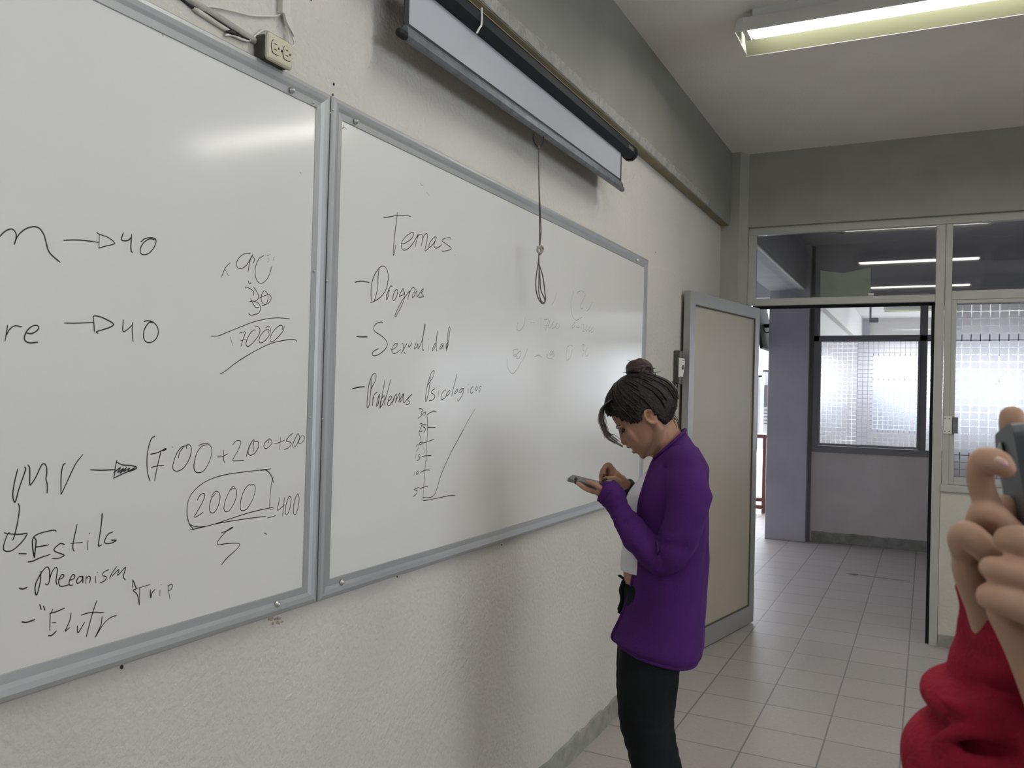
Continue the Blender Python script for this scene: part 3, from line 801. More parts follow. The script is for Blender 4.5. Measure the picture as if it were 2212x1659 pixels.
write(*Ee, [[(1585, 735), (1580, 830)], [(1590, 740), (1610, 790), (1625, 840), (1590, 860), (1640, 910), (1665, 1035)], [(1625, 840), (1790, 790)], [(1670, 830), (1665, 1035)], [(1795, 850), (1800, 950), (1815, 890), (1850, 848)], [(1912, 860), (1910, 925)], [(1922, 785), (1928, 787)], [(2005, 800), (2030, 960)], [(2005, 810), (2040, 785), (2060, 805), (2040, 850), (2010, 860)]], wl, 'black marker word Trip', 0.0025)
write(*Ee, [[1.3, [(475, 1030), (492, 1085)]], [1.3, [(520, 1050), (537, 1092)]], [1.2, [(260, 1235), (320, 1240), (415, 1208)]], [1.2, [(600, 1130), (595, 1335)]], [(595, 1135), (680, 1110), (770, 1072)], [1.2, [(625, 1247), (668, 1245)]], [1.2, [(577, 1400), (620, 1395), (672, 1345)]], [(630, 1085), (610, 1130)],
    [(850, 1130), (830, 1230), (780, 1345), (835, 1300)], [(925, 1285), (930, 1365), (970, 1310), (1010, 1240)], [(1155, 985), (1100, 1150), (1030, 1415)], [(970, 1155), (1050, 1130), (1130, 1120), (1245, 1125)], [(1220, 1170), (1205, 1270), (1140, 1415)], [(1140, 1415), (1230, 1270), (1310, 1190), (1390, 1158)]], wl, 'black marker word Elutr under quotation marks')
Ff = (740, 440, 6.9125)
WR = 0.0030
write(*Ff, [[(607, 213), (700, 197), (810, 178), (920, 175), (1020, 190)], [(820, 128), (800, 300), (775, 500), (762, 650), (757, 770), (775, 730), (795, 620)],
    [(878, 580), (890, 598), (950, 580), (1030, 520), (1065, 450), (1045, 430), (980, 460), (910, 530), (878, 600), (880, 660), (920, 695), (980, 670), (1060, 580), (1130, 450)],
    [(1130, 450), (1100, 570), (1080, 660)], [(1100, 570), (1130, 480), (1170, 455), (1195, 490), (1190, 560), (1172, 635)], [(1190, 560), (1215, 480), (1250, 445), (1268, 480), (1255, 580), (1228, 700), (1250, 695), (1300, 650)],
    [(1400, 510), (1385, 495), (1340, 530), (1295, 600), (1295, 650), (1340, 620), (1390, 540), (1402, 500)], [(1395, 520), (1370, 600), (1370, 645), (1400, 665), (1450, 640), (1480, 610)],
    [(1615, 540), (1620, 515), (1570, 508), (1500, 530), (1490, 560), (1560, 610), (1622, 660), (1600, 690), (1500, 712), (1483, 695)], [(1678, 765), (1682, 770)]], wr, 'black marker heading Temas', WR)
write(*Ff, [[1.2, [(190, 1177), (220, 1162), (300, 1158), (400, 1177)]], [(545, 965), (530, 1100), (525, 1250), (490, 1400), (465, 1460), (415, 1473)], [(465, 1465), (560, 1400), (640, 1300), (675, 1180), (680, 1060), (655, 970), (605, 930), (550, 960), (480, 1060), (435, 1200), (425, 1350), (435, 1455)],
    [(655, 1350), (660, 1440), (685, 1360), (700, 1290), (690, 1310)], [(660, 1375), (690, 1280), (720, 1228), (742, 1235)], [(800, 1275), (765, 1340), (750, 1420), (770, 1445), (810, 1380), (822, 1300), (800, 1275)],
    [(905, 1262), (860, 1340), (845, 1385), (880, 1370), (920, 1350), (905, 1270)], [(915, 1290), (930, 1380), (900, 1480), (860, 1570), (820, 1640), (795, 1690), (785, 1660), (830, 1560), (900, 1430), (950, 1370), (1000, 1300)], [(1000, 1300), (985, 1380), (975, 1435)],
    [(990, 1360), (1030, 1270), (1065, 1255), (1100, 1290)], [(1085, 1300), (1050, 1350), (1040, 1400), (1070, 1380), (1105, 1310), (1110, 1370), (1115, 1395)], [(1115, 1395), (1170, 1310), (1205, 1270), (1195, 1310), (1175, 1330), (1212, 1385), (1180, 1395), (1135, 1400)]], wr, 'black marker list entry Drogas', WR)
Gg = (740, 680, 6.9125)
write(*Gg, [[1.3, [(208, 325), (280, 330), (370, 330)]], [(603, 120), (570, 108), (500, 135), (465, 200), (490, 255), (560, 300), (640, 370), (668, 440), (640, 510), (560, 580), (480, 612), (442, 590), (470, 540), (540, 505)],
    [(718, 505), (740, 520), (790, 490), (820, 440), (800, 425), (755, 470), (735, 540), (760, 578), (800, 570), (870, 520)], [(885, 425), (900, 440), (920, 560), (940, 577)], [(960, 430), (920, 500), (870, 580)], [(985, 450), (990, 485), (1020, 450), (1032, 418)],
    [(1100, 415), (1080, 470), (1075, 505), (1110, 475), (1125, 430), (1130, 505), (1170, 430), (1200, 320), (1228, 140)], [(1228, 140), (1235, 160), (1210, 280), (1190, 420), (1195, 520), (1215, 525)], [(1280, 460), (1278, 535)], [(1284, 360), (1288, 364)],
    [(1385, 420), (1350, 490), (1340, 535), (1370, 500), (1400, 400), (1415, 240)], [(1415, 240), (1400, 400), (1400, 520), (1415, 540)], [(1490, 425), (1460, 480), (1455, 515), (1485, 485), (1500, 430), (1500, 520)], [(1545, 500), (1545, 450), (1570, 420), (1575, 460), (1550, 520), (1565, 400), (1580, 220), (1597, 182), (1605, 220), (1580, 400), (1552, 540)]], wr, 'black marker list entry Sexualidad', WR)
write(*Gg, [[1.3, [(145, 1107), (220, 1085), (330, 1073)]], [(427, 960), (425, 1080), (415, 1200), (400, 1330), (375, 1392), (365, 1340), (375, 1180), (400, 1020), (440, 910), (480, 875), (500, 900), (490, 980), (450, 1060), (420, 1120)], [(455, 1225), (450, 1290), (447, 1360)], [(450, 1290), (475, 1190), (520, 1155)],
    [(545, 1185), (520, 1280), (505, 1365), (530, 1330), (550, 1220), (545, 1185), (540, 1345)], [(633, 965), (610, 1100), (585, 1240), (555, 1380)], [(555, 1395), (600, 1330), (635, 1230), (610, 1215), (570, 1290), (560, 1395)], [(722, 965), (690, 1080), (650, 1230), (630, 1300), (633, 1362)],
    [(680, 1290), (720, 1260), (735, 1225), (710, 1215), (680, 1290), (675, 1350), (700, 1355), (745, 1290)], [(760, 1240), (742, 1345)], [(750, 1300), (800, 1180), (800, 1250), (790, 1310)], [(790, 1300), (850, 1170), (850, 1240), (840, 1300)], [(905, 1175), (870, 1240), (855, 1300), (880, 1280), (910, 1180), (905, 1290), (925, 1310), (970, 1250)],
    [(970, 1250), (1040, 1185), (985, 1240), (975, 1275), (1005, 1305), (980, 1335), (945, 1338)]], wr, 'black marker list entry Problemas', WR)
write(*Gg, [[(1310, 900), (1300, 1050), (1275, 1200), (1245, 1298), (1240, 1220), (1265, 1060), (1310, 900), (1350, 840), (1370, 850), (1350, 930), (1310, 990), (1265, 1060)], [(1380, 1105), (1340, 1130), (1325, 1165), (1370, 1195), (1375, 1235), (1340, 1275), (1290, 1287)], [(1440, 1130), (1425, 1222)], [(1446, 1062), (1450, 1066)],
    [(1545, 1120), (1500, 1150), (1470, 1220), (1475, 1258), (1510, 1255), (1550, 1210)], [(1590, 1130), (1555, 1180), (1550, 1212), (1590, 1185), (1605, 1140), (1590, 1130)], [(1710, 880), (1680, 1000), (1640, 1150), (1630, 1218)], [(1715, 1105), (1680, 1150), (1675, 1180), (1710, 1150), (1720, 1110)],
    [(1800, 1095), (1755, 1120), (1740, 1160), (1775, 1150), (1805, 1100), (1805, 1150), (1770, 1230), (1725, 1290), (1720, 1255)], [(1878, 1105), (1872, 1170)], [(1875, 1040), (1879, 1043)], [(1950, 1070), (1915, 1110), (1910, 1160), (1925, 1172), (1950, 1150)], [(2000, 1070), (1980, 1110), (1995, 1130), (2015, 1100), (2005, 1065)], [(2070, 1065), (2050, 1080), (2055, 1120), (2040, 1155)]], wr, 'black marker word Psicologicos', WR)
Hh = (860, 860, 6.91)
write(*Hh, [[(312, 160), (350, 160), (368, 185), (340, 215), (355, 240), (340, 270), (297, 302)], [(400, 210), (370, 230), (372, 252), (400, 250), (415, 215), (400, 205)], [(572, 205), (510, 205), (450, 235), (432, 260), (440, 350), (438, 505)], [(440, 435), (480, 437), (557, 440)],
    [0.8, [(440, 505), (435, 600), (420, 760), (418, 900), (405, 1000), (390, 1200), (375, 1400), (370, 1532)]], [(318, 385), (355, 380), (355, 400), (320, 490), (320, 505), (360, 490)], [(420, 400), (370, 400), (375, 430), (405, 445), (410, 470), (385, 515)], [(312, 520), (345, 630)], [(355, 655), (325, 665), (320, 690), (345, 690), (362, 660), (345, 655)],
    [(360, 672), (440, 650), (540, 613)], [0.7, [(265, 730), (295, 690), (305, 740), (265, 805)]], [0.6, [(362, 690), (400, 820)]], [(270, 835), (258, 895)], [(325, 840), (305, 850), (305, 870), (325, 885), (320, 910), (280, 935)], [(352, 873), (420, 860), (495, 857)], [1.4, [(415, 900), (420, 940)]],
    [(243, 1105), (235, 1155)], [(300, 1085), (275, 1110), (275, 1135), (300, 1125), (305, 1095)], [(335, 1110), (390, 1080), (440, 1072), (475, 1077)], [(305, 1332), (240, 1365), (285, 1380), (270, 1430), (225, 1470)], [(318, 1357), (380, 1330), (445, 1313)],
    [(370, 1532), (450, 1520), (600, 1490), (750, 1458), (848, 1452)], [(370, 1480), (430, 1487), (500, 1475), (545, 1435), (580, 1350), (640, 1150), (710, 980), (800, 790), (900, 610), (980, 460)], [0.7, [(980, 460), (1070, 290), (1155, 150)]]], wr, 'black marker graph with a numbered axis and a rising curve', WR)
Ii = (1060, 600, 7.542)
FAINT = [[(935, 165), (915, 300), (922, 440)], [(1075, 240), (1045, 350), (990, 445)], [(1350, 220), (1310, 380), (1310, 540), (1350, 660), (1410, 690), (1490, 640)], [(1412, 262), (1430, 225), (1490, 218), (1540, 270), (1500, 370), (1460, 450), (1470, 505), (1500, 500)], [(1655, 400), (1600, 510), (1560, 550)],
    [(560, 650), (550, 750), (500, 840), (450, 862), (425, 810), (450, 720)], [(640, 733), (720, 733)], [(817, 655), (813, 865)], [(868, 688), (942, 680), (915, 770), (890, 865)], [(875, 778), (940, 775)], [(970, 690), (940, 780), (960, 820), (1000, 760), (1030, 710), (1000, 780), (1000, 830), (1050, 800), (1085, 735), (1060, 790), (1080, 835), (1110, 810), (1120, 760)],
    [(1360, 735), (1330, 790), (1330, 820), (1365, 790), (1370, 740), (1355, 735)], [(1390, 800), (1420, 810), (1445, 800)], [(1495, 765), (1510, 760), (1515, 800), (1500, 870), (1525, 870)], [(1570, 780), (1545, 840), (1560, 870), (1580, 840)], [(1625, 790), (1595, 840), (1605, 875), (1630, 850)], [(1670, 800), (1635, 860), (1645, 890), (1675, 865), (1680, 810)],
    [(440, 1165), (360, 1180)], [(370, 1175), (370, 1270), (400, 1245), (415, 1270), (385, 1285)], [(490, 1185), (430, 1240), (420, 1310), (460, 1310), (495, 1240), (490, 1185)], [(605, 1155), (570, 1240), (517, 1355)], [(265, 1320), (275, 1450), (330, 1550), (380, 1550), (450, 1460), (500, 1360)], [(712, 1287), (760, 1270), (800, 1272), (835, 1300)],
    [(920, 1250), (915, 1290), (950, 1312), (1010, 1300), (1040, 1250)], [(950, 1195), (950, 1265)], [(990, 1190), (965, 1230), (975, 1260), (1000, 1230), (990, 1190)], [(1020, 1188), (995, 1230), (1005, 1255), (1025, 1230), (1020, 1188)], [(1340, 1115), (1300, 1097), (1250, 1130), (1232, 1220), (1228, 1320), (1250, 1342), (1300, 1290), (1330, 1160)],
    [(1485, 1130), (1500, 1090), (1520, 1100), (1500, 1170), (1520, 1200), (1490, 1295)], [(1580, 1130), (1545, 1200), (1545, 1270), (1580, 1270), (1600, 1220)]]
for lo, hi, what in ((0, 2, 'faint half-erased marker 1'), (2, 5, 'faint half-erased marker 2 in a ring'), (5, 11, 'faint half-erased marker 0-1700'), (11, 17, 'faint half-erased marker 0-2000'), (17, 23, 'faint half-erased marker 50% in a ring'), (23, 27, 'faint half-erased marker 100 in a ring'), (27, 30, 'faint half-erased marker 0 30')):
    write(*Ii, FAINT[lo:hi], wr, what, 0.0028, M['faint'])
write(0, 0, 1, [[(741, 269), (742.5, 274), (742, 280)], [(738, 280), (741, 276), (744, 275), (748.5, 279)], [(908, 395), (910, 400), (914, 400)], [(921, 415), (928, 423)], [(1382, 575), (1384, 581)]], wr, 'stray black marker ticks', 0.0016, None, 'stray_mark')
write(0, 0, 1, [[(648, 372), (650, 375)], [(350, 73), (352, 79)], [(145, 1431), (155, 1429)]], wl, 'stray black marker ticks', 0.0022, None, 'stray_mark')
seat_at(wl, (0, 0.33, ZB0)); seat_at(wr, (0, 2.88, ZB0))

# ---------------------------------------------------------------- pull-down projector screen
ps = empty('projector_screen', 'pull-down projector screen in a black case hanging partly unrolled above the whiteboards', 'projector screen')
SX = 0.10
zw = on(1335, 383, 0, SX).z
zbt, zbb = zw - 0.010, zw - 0.048
y0s, y1s = on(873, 40, 0, SX).y, on(1342, 380, 0, SX).y
zc = on(1357, 328, 0, SX).z
yc1 = on(1358, 330, 0, SX).y
ycl = y0s - 0.10
def ngon(cx, cz, r, n, ph=0.0):
    return [(cx + r * math.cos(2 * PI * k / n + ph), cz + r * math.sin(2 * PI * k / n + ph)) for k in range(n)]
bm = bmesh.new(); add_prism(bm, ngon(SX, zc, 0.034, 8, PI / 8), Vector((0, ycl, 0)), Vector((0, yc1, 0)), X, Z)
case = obj('case', bm, M['black'], ps)
for a, b in ((yc1, yc1 + 0.03), (ycl - 0.03, ycl)):
    bm = bmesh.new(); add_prism(bm, ngon(SX, zc, 0.0375, 8, PI / 8), Vector((0, a, 0)), Vector((0, b, 0)), X, Z)
    bmesh.ops.bevel(bm, geom=list(bm.edges), offset=0.004, segments=2, affect='EDGES')
    obj('end_cap', bm, M['black'], case)
box('label_sticker', SX + 0.010, SX + 0.0322, yc1 - 0.09, yc1 - 0.03, zc - 0.008, zc + 0.006, M['steel'], case)
box('case_lip', SX - 0.026, SX + 0.020, ycl, yc1, zc + 0.0300, zc + 0.0325, M['soffit'], case)
for yh in (yc1 - 0.02, y0s + 0.35):
    tube('hook', [(SX - 0.02, yh, zc + 0.036), (SX - 0.035, yh, zc + 0.065), (SX - 0.06, yh, zc + 0.075), (0.03, yh, 2.742)], 0.004, M['black'], case, sp=4)
box('screen_cloth', SX - 0.0015, SX, y0s + 0.022, y1s - 0.013, zw, zc - 0.02, M['screenwhite'], ps)
boxes('cloth_border', [(SX - 0.0018, SX + 0.0005, y0s, y0s + 0.022, zbt, zc - 0.02), (SX - 0.0018, SX + 0.0005, y1s - 0.013, y1s, zbt, zc - 0.02), (SX - 0.0018, SX + 0.0005, y0s + 0.022, y1s - 0.013, zbt, zw)], M['blackcloth'], ps)
bm = bmesh.new()
add_prism(bm, [(SX - 0.004, zbt), (SX + 0.003, zbt), (SX + 0.010, zbt - 0.012), (SX + 0.012, zbb + 0.008), (SX + 0.006, zbb), (SX - 0.006, zbb), (SX - 0.010, zbb + 0.008), (SX - 0.008, zbt - 0.010)], Vector((0, y0s + 0.004, 0)), Vector((0, y1s - 0.002, 0)), X, Z)
bar = obj('bottom_bar', bm, M['bargrey'], ps)
for a, b in ((y0s - 0.018, y0s + 0.005), (y1s - 0.003, y1s + 0.016)):
    tube('end_cap', [(SX, a, zbb + 0.009), (SX, b, zbb + 0.009)], 0.0115, M['black'] if a < 2 else M['bargrey'], bar, 12)
def cpt(u, v, dx=0.0):
    return on(u, v, 0, SX + dx)
tube('pull_ring', [cpt(1153, 289), cpt(1152, 300), cpt(1156, 311), cpt(1163, 317), cpt(1170, 313), cpt(1174, 303), cpt(1174, 296)], 0.0022, M['black'], bar, sp=5)
pc = tube('pull_cord', [cpt(1163, 316), cpt(1164, 380), cpt(1165.5, 460), cpt(1166, 537)], 0.0024, M['cord'], ps, sp=4)
tube('cord_strand', [cpt(1164, 388, 0.003), cpt(1166.8, 450, 0.004), cpt(1168.8, 500, 0.004), cpt(1166, 533, 0.003)], 0.0020, M['cord'], pc, sp=5)
bm = bmesh.new(); add_ball(bm, cpt(1162.5, 318), (0.006, 0.006, 0.007), u=10, v=8); obj('knot', bm, M['cord'], pc, True)
bm = bmesh.new()
add_tube(bm, spline([cpt(1162, 534), cpt(1170, 532, 0.006), cpt(1173, 539, 0.004), cpt(1166, 546, 0.007), cpt(1161, 541, 0.004), cpt(1164, 533, 0.005), cpt(1170, 543, 0.008), cpt(1165, 550)], 5), 0.0042, 8)
obj('knot', bm, mat('pale_cord', (0.30, 0.28, 0.25), 0.8), pc, True)
tube('cord_loop', [cpt(1164, 548), cpt(1163, 565), cpt(1158, 600), cpt(1158, 625), cpt(1163, 645), cpt(1172, 656), cpt(1178, 650), cpt(1177, 630), cpt(1172, 595), cpt(1164, 568), cpt(1164, 548)], 0.0022, M['cord'], pc, sp=5)
tube('cord_loop', [cpt(1164, 550, .004), cpt(1164.5, 575, .004), cpt(1164, 610, .004), cpt(1164, 632, .004), cpt(1169, 650, .004), cpt(1176, 653, .004), cpt(1176, 645, .004), cpt(1168, 625, .004), cpt(1166.5, 600, .004), cpt(1164, 565, .004)], 0.0020, M['cord'], pc, sp=5)
st_ = tube('string', [(SX + 0.03, on(1040, 45, 0, SX + 0.03).y, zc + 0.03), on(1040, 52, 0, SX + 0.04), on(1036, 60, 0, SX + 0.042), on(1030, 71, 0, SX + 0.042)], 0.003, M['wire'], case, sp=5)
tag(st_, 'white string end')
seat_at(ps, (SX, (ycl + yc1) / 2, zc))

# ---------------------------------------------------------------- outlet box, raceway and loose cables above the nearer board
ob = empty('outlet_box', 'grimy ivory double outlet box fixed above the top rail of the nearer whiteboard', 'outlet')
px = 0.046
ya, yb_ = on(579, 100, 0, px).y, on(634.5, 130, 0, px).y
za, zb_ = on(604, 138, 0, px).z, on(606, 93, 0, px).z
zb_ = max(zb_, za + 0.06)
bm = bmesh.new(); add_box(bm, 0.002, px - 0.014, ya + 0.003, yb_ - 0.003, za + 0.002, zb_ - 0.002, 0.006); obj('back_box', bm, M['darkplastic'], ob)
bm = bmesh.new(); add_box(bm, px - 0.014, px, ya, yb_, za, zb_, 0.009, 3); face = obj('face_plate', bm, M['ivory'], ob, False)
ym, zm = (ya + yb_) / 2, (za + zb_) / 2
hw = (yb_ - ya)
for cyy in (ya + hw * 0.29, ya + hw * 0.73):
    bm = bmesh.new()
    rr = hw * 0.175
    pts_o = [(cyy + rr * math.cos(a), zm + min(rr * 1.02, max(-rr * 1.02, rr * 1.25 * math.sin(a)))) for a in [2 * PI * k / 28 for k in range(28)]]
    add_prism(bm, pts_o, Vector((px - 0.001, 0, 0)), Vector((px + 0.0018, 0, 0)), Y, Z)
    rec = obj('receptacle', bm, M['ivory'], face)
    bm = bmesh.new()
    add_tube(bm, [Vector((px + 0.0006, a, b)) for a, b in pts_o] + [Vector((px + 0.0006, *pts_o[0]))], 0.0009, 5)
    obj('groove', bm, M['rubber'], face)
    boxes('slot', [(px + 0.0012, px + 0.0022, cyy - 0.0062, cyy + 0.0012, zm + q - 0.001, zm + q + 0.001) for q in (0.0066, -0.0052)], M['rubber'], face)
    bm = bmesh.new(); add_ball(bm, (px + 0.0014, cyy + 0.0075, zm + 0.0005), (0.0012, 0.0028, 0.0030), u=10, v=6); obj('earth_hole', bm, M['rubber'], face)
bm = bmesh.new(); add_ball(bm, (px, ya + hw * 0.51, zm), (0.0012, 0.0030, 0.0030), u=10, v=6); obj('screw', bm, M['rubber'], face)
seat_at(ob, (0, ym, za))

def wpt(u, v, x=0.006):
    return on(u, v, 0, x)
rw = empty('cable_raceway', 'cream plastic cable channel running down the wall to above the outlet box, lower end broken', 'cable channel')
yr0, yr1 = wpt(605, 20, 0.01).y, wpt(631, 20, 0.02).y
zr = wpt(612, 52, 0.01).z
boxes('channel', [(0, 0.018, yr0, yr1, zr + 0.02, ZC - 0.51)], M['cream'], rw, 0.003)
bm = bmesh.new()
add_prism(bm, [(yr0 + 0.006, zr + 0.02), (yr1, zr + 0.02), (yr1 + 0.012, zr - 0.018), (yr1 - 0.006, zr - 0.004), (yr0 + 0.012, zr + 0.006)], Vector((0.012, 0, 0)), Vector((0.019, 0, 0)), Y, Z)
obj('broken_flap', bm, M['cream'], rw)
seat_at(rw, (0, (yr0 + yr1) / 2, zr))
lc = tube('loose_cable', [wpt(607, 26), wpt(600, 34), wpt(575, 35), wpt(540, 33), wpt(500, 23), wpt(460, 15), wpt(440, 16)], 0.0022, M['wire'], None, sp=5)
tag(lc, 'thin white cable sagging across the wall from the broken channel', 'cable')
lc = tube('loose_cable', [wpt(596, 86, .02), wpt(590, 75, .014), wpt(578, 66, .01), wpt(569, 65, .008), wpt(558, 72), wpt(547, 82), wpt(535, 88), wpt(522, 85), wpt(500, 76), wpt(488, 76)], 0.0028, M['wire'], None, sp=5)
tag(lc, 'white cable looping out of the top of the outlet box', 'cable')
lc = tube('loose_cable', [wpt(624, 62, .014), wpt(629, 74, .012), wpt(635, 90, .012), wpt(634, 98, .014), wpt(627, 101, .018), wpt(624, 92, .014), wpt(623, 74, .012)], 0.0020, M['wire'], None, sp=5)
tag(lc, 'white cable hanging in a small loop beside the outlet box', 'cable')
cdt = empty('conduit_strip', 'old grey conduit strip stuck to the wall along the top of the nearer whiteboard', 'conduit')
tube('strip', [wpt(330, -62, .004), wpt(400, -5, .004), wpt(445, 22, .004), wpt(500, 58, .004), wpt(562, 96, .004)], [0.007, 0.008, 0.008, 0.009, 0.007], mat('grey_old_tape', (0.33, 0.32, 0.29), 0.8, bump=0.4, bscale=60, var=0.2, vscale=30), cdt, sp=5)
tube('strip', [wpt(420, 20, .003), wpt(450, 40, .003), wpt(485, 62, .003), wpt(505, 74, .003)], 0.006, mat('pale_old_tape', (0.48, 0.46, 0.41), 0.8, bump=0.4, bscale=60, var=0.15, vscale=30), cdt, sp=5)
tube('crack', [wpt(380, -12, .003), wpt(403, 6, .003), wpt(420, 17, .003), wpt(438, 20, .003)], [0.004, 0.003, 0.005, 0.003], M['rubber'], cdt, sp=4)
tube('crack', [wpt(440, 24, .006), wpt(470, 44, .008), wpt(520, 76, .008), wpt(538, 86, .008)], 0.0018, M['rubber'], cdt, sp=4)
tube('crack', [wpt(490, 68, .008), wpt(500, 70, .008), wpt(512, 76, .008)], [0.002, 0.006, 0.002], M['rubber'], cdt, sp=4)
seat_at(cdt, (0, 1.15, 2.3))
# old nail holes and plugs in the wall
for u, v, r in ((398, 47, 0.0035), (719, 205, 0.0025), (721, 182, 0.003), (263, 1441, 0.0035), (858, 1246, 0.002), (672, 0, 0.002), (1083, 1177, 0.0018), (891, 301, 0.003), (893, 1195, 0.0018), (1416, 545, 0.002)):
    bm = bmesh.new(); add_ball(bm, wpt(u, v, 0.0008), (0.0022, r, r * 1.25), u=10, v=6)
    obj('nail_hole', bm, M['rubber'], wall_left)
bm = bmesh.new()
rg = random.Random(5)
for k in range(9):
    c = wpt(595 + rg.uniform(-14, 16), 1340 + rg.uniform(-6, 8), 0.0012)
    add_ball(bm, c, (0.0012, rg.uniform(.002, .006), rg.uniform(.002, .004)), u=8, v=5)
obj('rust_stain', bm, mat('brown_rust_stain', (0.36, 0.30, 0.22), 0.9), wall_left)
# ---------------------------------------------------------------- people
M['skin'] = mat('warm_skin', (0.34, 0.185, 0.122), 0.5, spec=0.35, var=0.06, vscale=30, sss=0.15)
M['skin2'] = mat('pale_skin', (0.44, 0.275, 0.195), 0.5, spec=0.35, var=0.06, vscale=40, sss=0.15)
M['lips'] = mat('lips', (0.27, 0.10, 0.085), 0.45, spec=0.4)
M['hair'] = mat('dark_brown_hair', (0.012, 0.008, 0.007), 0.5, spec=0.3, bump=0.5, bscale=160, var=0.4, vscale=60)
M['bunhair'] = mat('brown_hair', (0.030, 0.015, 0.012), 0.5, spec=0.4, bump=0.6, bscale=140, var=0.4, vscale=60)
M['purple'] = mat('purple_knit', (0.056, 0.011, 0.108), 0.85, spec=0.2, bump=0.25, bscale=300, var=0.10, vscale=14)
M['shirt'] = mat('white_cotton', (0.62, 0.60, 0.66), 0.85, spec=0.2, bump=0.1, bscale=200)
M['trousers'] = mat('black_trousers', (0.008, 0.010, 0.011), 0.9, spec=0.15, bump=0.2, bscale=250, var=0.2, vscale=12)
M['nail'] = mat('dark_nail_polish', (0.018, 0.012, 0.014), 0.25, spec=0.6)
M['eye'] = mat('dark_eye', (0.02, 0.015, 0.012), 0.2, spec=0.6)
M['shoe'] = mat('black_shoe', (0.012, 0.012, 0.013), 0.5)
M['red'] = mat('red_fleece', (0.27, 0.012, 0.032), 0.9, spec=0.15, bump=0.3, bscale=250, var=0.12, vscale=18)
M['phonegrey'] = mat('grey_green_phone_case', (0.10, 0.115, 0.11), 0.4, spec=0.5)
M['phoneback'] = mat('dark_slate_phone', (0.045, 0.055, 0.065), 0.4, spec=0.5)
M['glassblack'] = mat('black_phone_glass', (0.006, 0.006, 0.008), 0.08, spec=0.6)
M['nailpink'] = mat('bare_fingernail', (0.56, 0.36, 0.31), 0.25, spec=0.6)

def remesh(name, bms, m, parent, vox, smooth=6, fac=0.5):
    "union of closed pieces as one continuous surface"
    me = bpy.data.meshes.new(name)
    bmesh.ops.recalc_face_normals(bms, faces=bms.faces)
    bms.to_mesh(me); bms.free()
    tmp = bpy.data.objects.new(name + '_tmp', me)
    COL.objects.link(tmp)
    r = tmp.modifiers.new('r', 'REMESH'); r.mode = 'VOXEL'; r.voxel_size = vox
    if smooth:
        s = tmp.modifiers.new('s', 'SMOOTH'); s.iterations = smooth; s.factor = fac
    dg = bpy.context.evaluated_depsgraph_get()
    ev = tmp.evaluated_get(dg)
    out = bpy.data.meshes.new_from_object(ev)
    out.name = name
    COL.objects.unlink(tmp); bpy.data.objects.remove(tmp); bpy.data.meshes.remove(me)
    out.materials.clear()
    return link_mesh(name, out, m, parent, True)

def add_loft(bm, rings, cap=True):
    "closed rings of equal count -> closed skin"
    R = [[bm.verts.new(p) for p in r] for r in rings]
    n = len(R[0])
    for a, b in zip(R, R[1:]):
        for k in range(n):
            bm.faces.new((a[k], a[(k + 1) % n], b[(k + 1) % n], b[k]))
    if cap:
        bm.faces.new(list(reversed(R[0]))); bm.faces.new(R[-1])
    return R

# the woman with the phone: her plane stands square to the sight line, 2.5 m away
PB = Vector((0.58, 2.40, 0))
DH = (PB - Vector((CAM.x, CAM.y, 0))); DIST = DH.length; DH.normalize()
HR = Vector((DH.y, -DH.x, 0))            # picture right at her place
TOW = -DH                                 # towards the camera
def G(u, v, s=0.0):
    "photo point at s metres in front of her middle plane"
    r = ray(u, v)
    return CAM + r * ((DIST - s) / r.dot(DH))
def Q(u, v, s=0.0):
    "middle-plane photo point, then s metres sideways towards the camera"
    return G(u, v) + TOW * s
PXM = 1.0 / 730.0

def ell_ring(uf, vf, ub, vb, w, n=28, pw=2.2, wf=None):
    "superellipse ring through the front (uf, vf) and back (ub, vb) photo points, half width w"
    a, b = G(uf, vf), G(ub, vb)
    c = (a + b) / 2
    h = (b - a) / 2
    out = []
    for k in range(n):
        t = 2 * PI * k / n
        ct, st = math.cos(t), math.sin(t)
        x = math.copysign(abs(ct) ** (2 / pw), ct)
        y = math.copysign(abs(st) ** (2 / pw), st)
        out.append(c + h * x + TOW * (w * y))
    return out

def interp_rows(rows, n):
    out = []
    for a, b in zip(rows, rows[1:]):
        for k in range(n):
            t = k / n
            out.append(tuple(x + (y - x) * t for x, y in zip(a, b)))
    out.append(rows[-1])
    return out
def smooth_rows(rows, n):
    P = [rows[0]] + list(rows) + [rows[-1]]
    out = []
    for i in range(1, len(P) - 2):
        for k in range(n):
            t = k / n
            out.append(tuple(0.5 * ((2 * b) + (c - a) * t + (2 * a - 5 * b + 4 * c - d) * t * t + (3 * b - a - 3 * c + d) * t ** 3) for a, b, c, d in zip(*P[i - 1:i + 3])))
    out.append(rows[-1])
    return out

wm = empty('person', 'person in a purple jacket with hair in a bun, looking down at a phone', 'person')

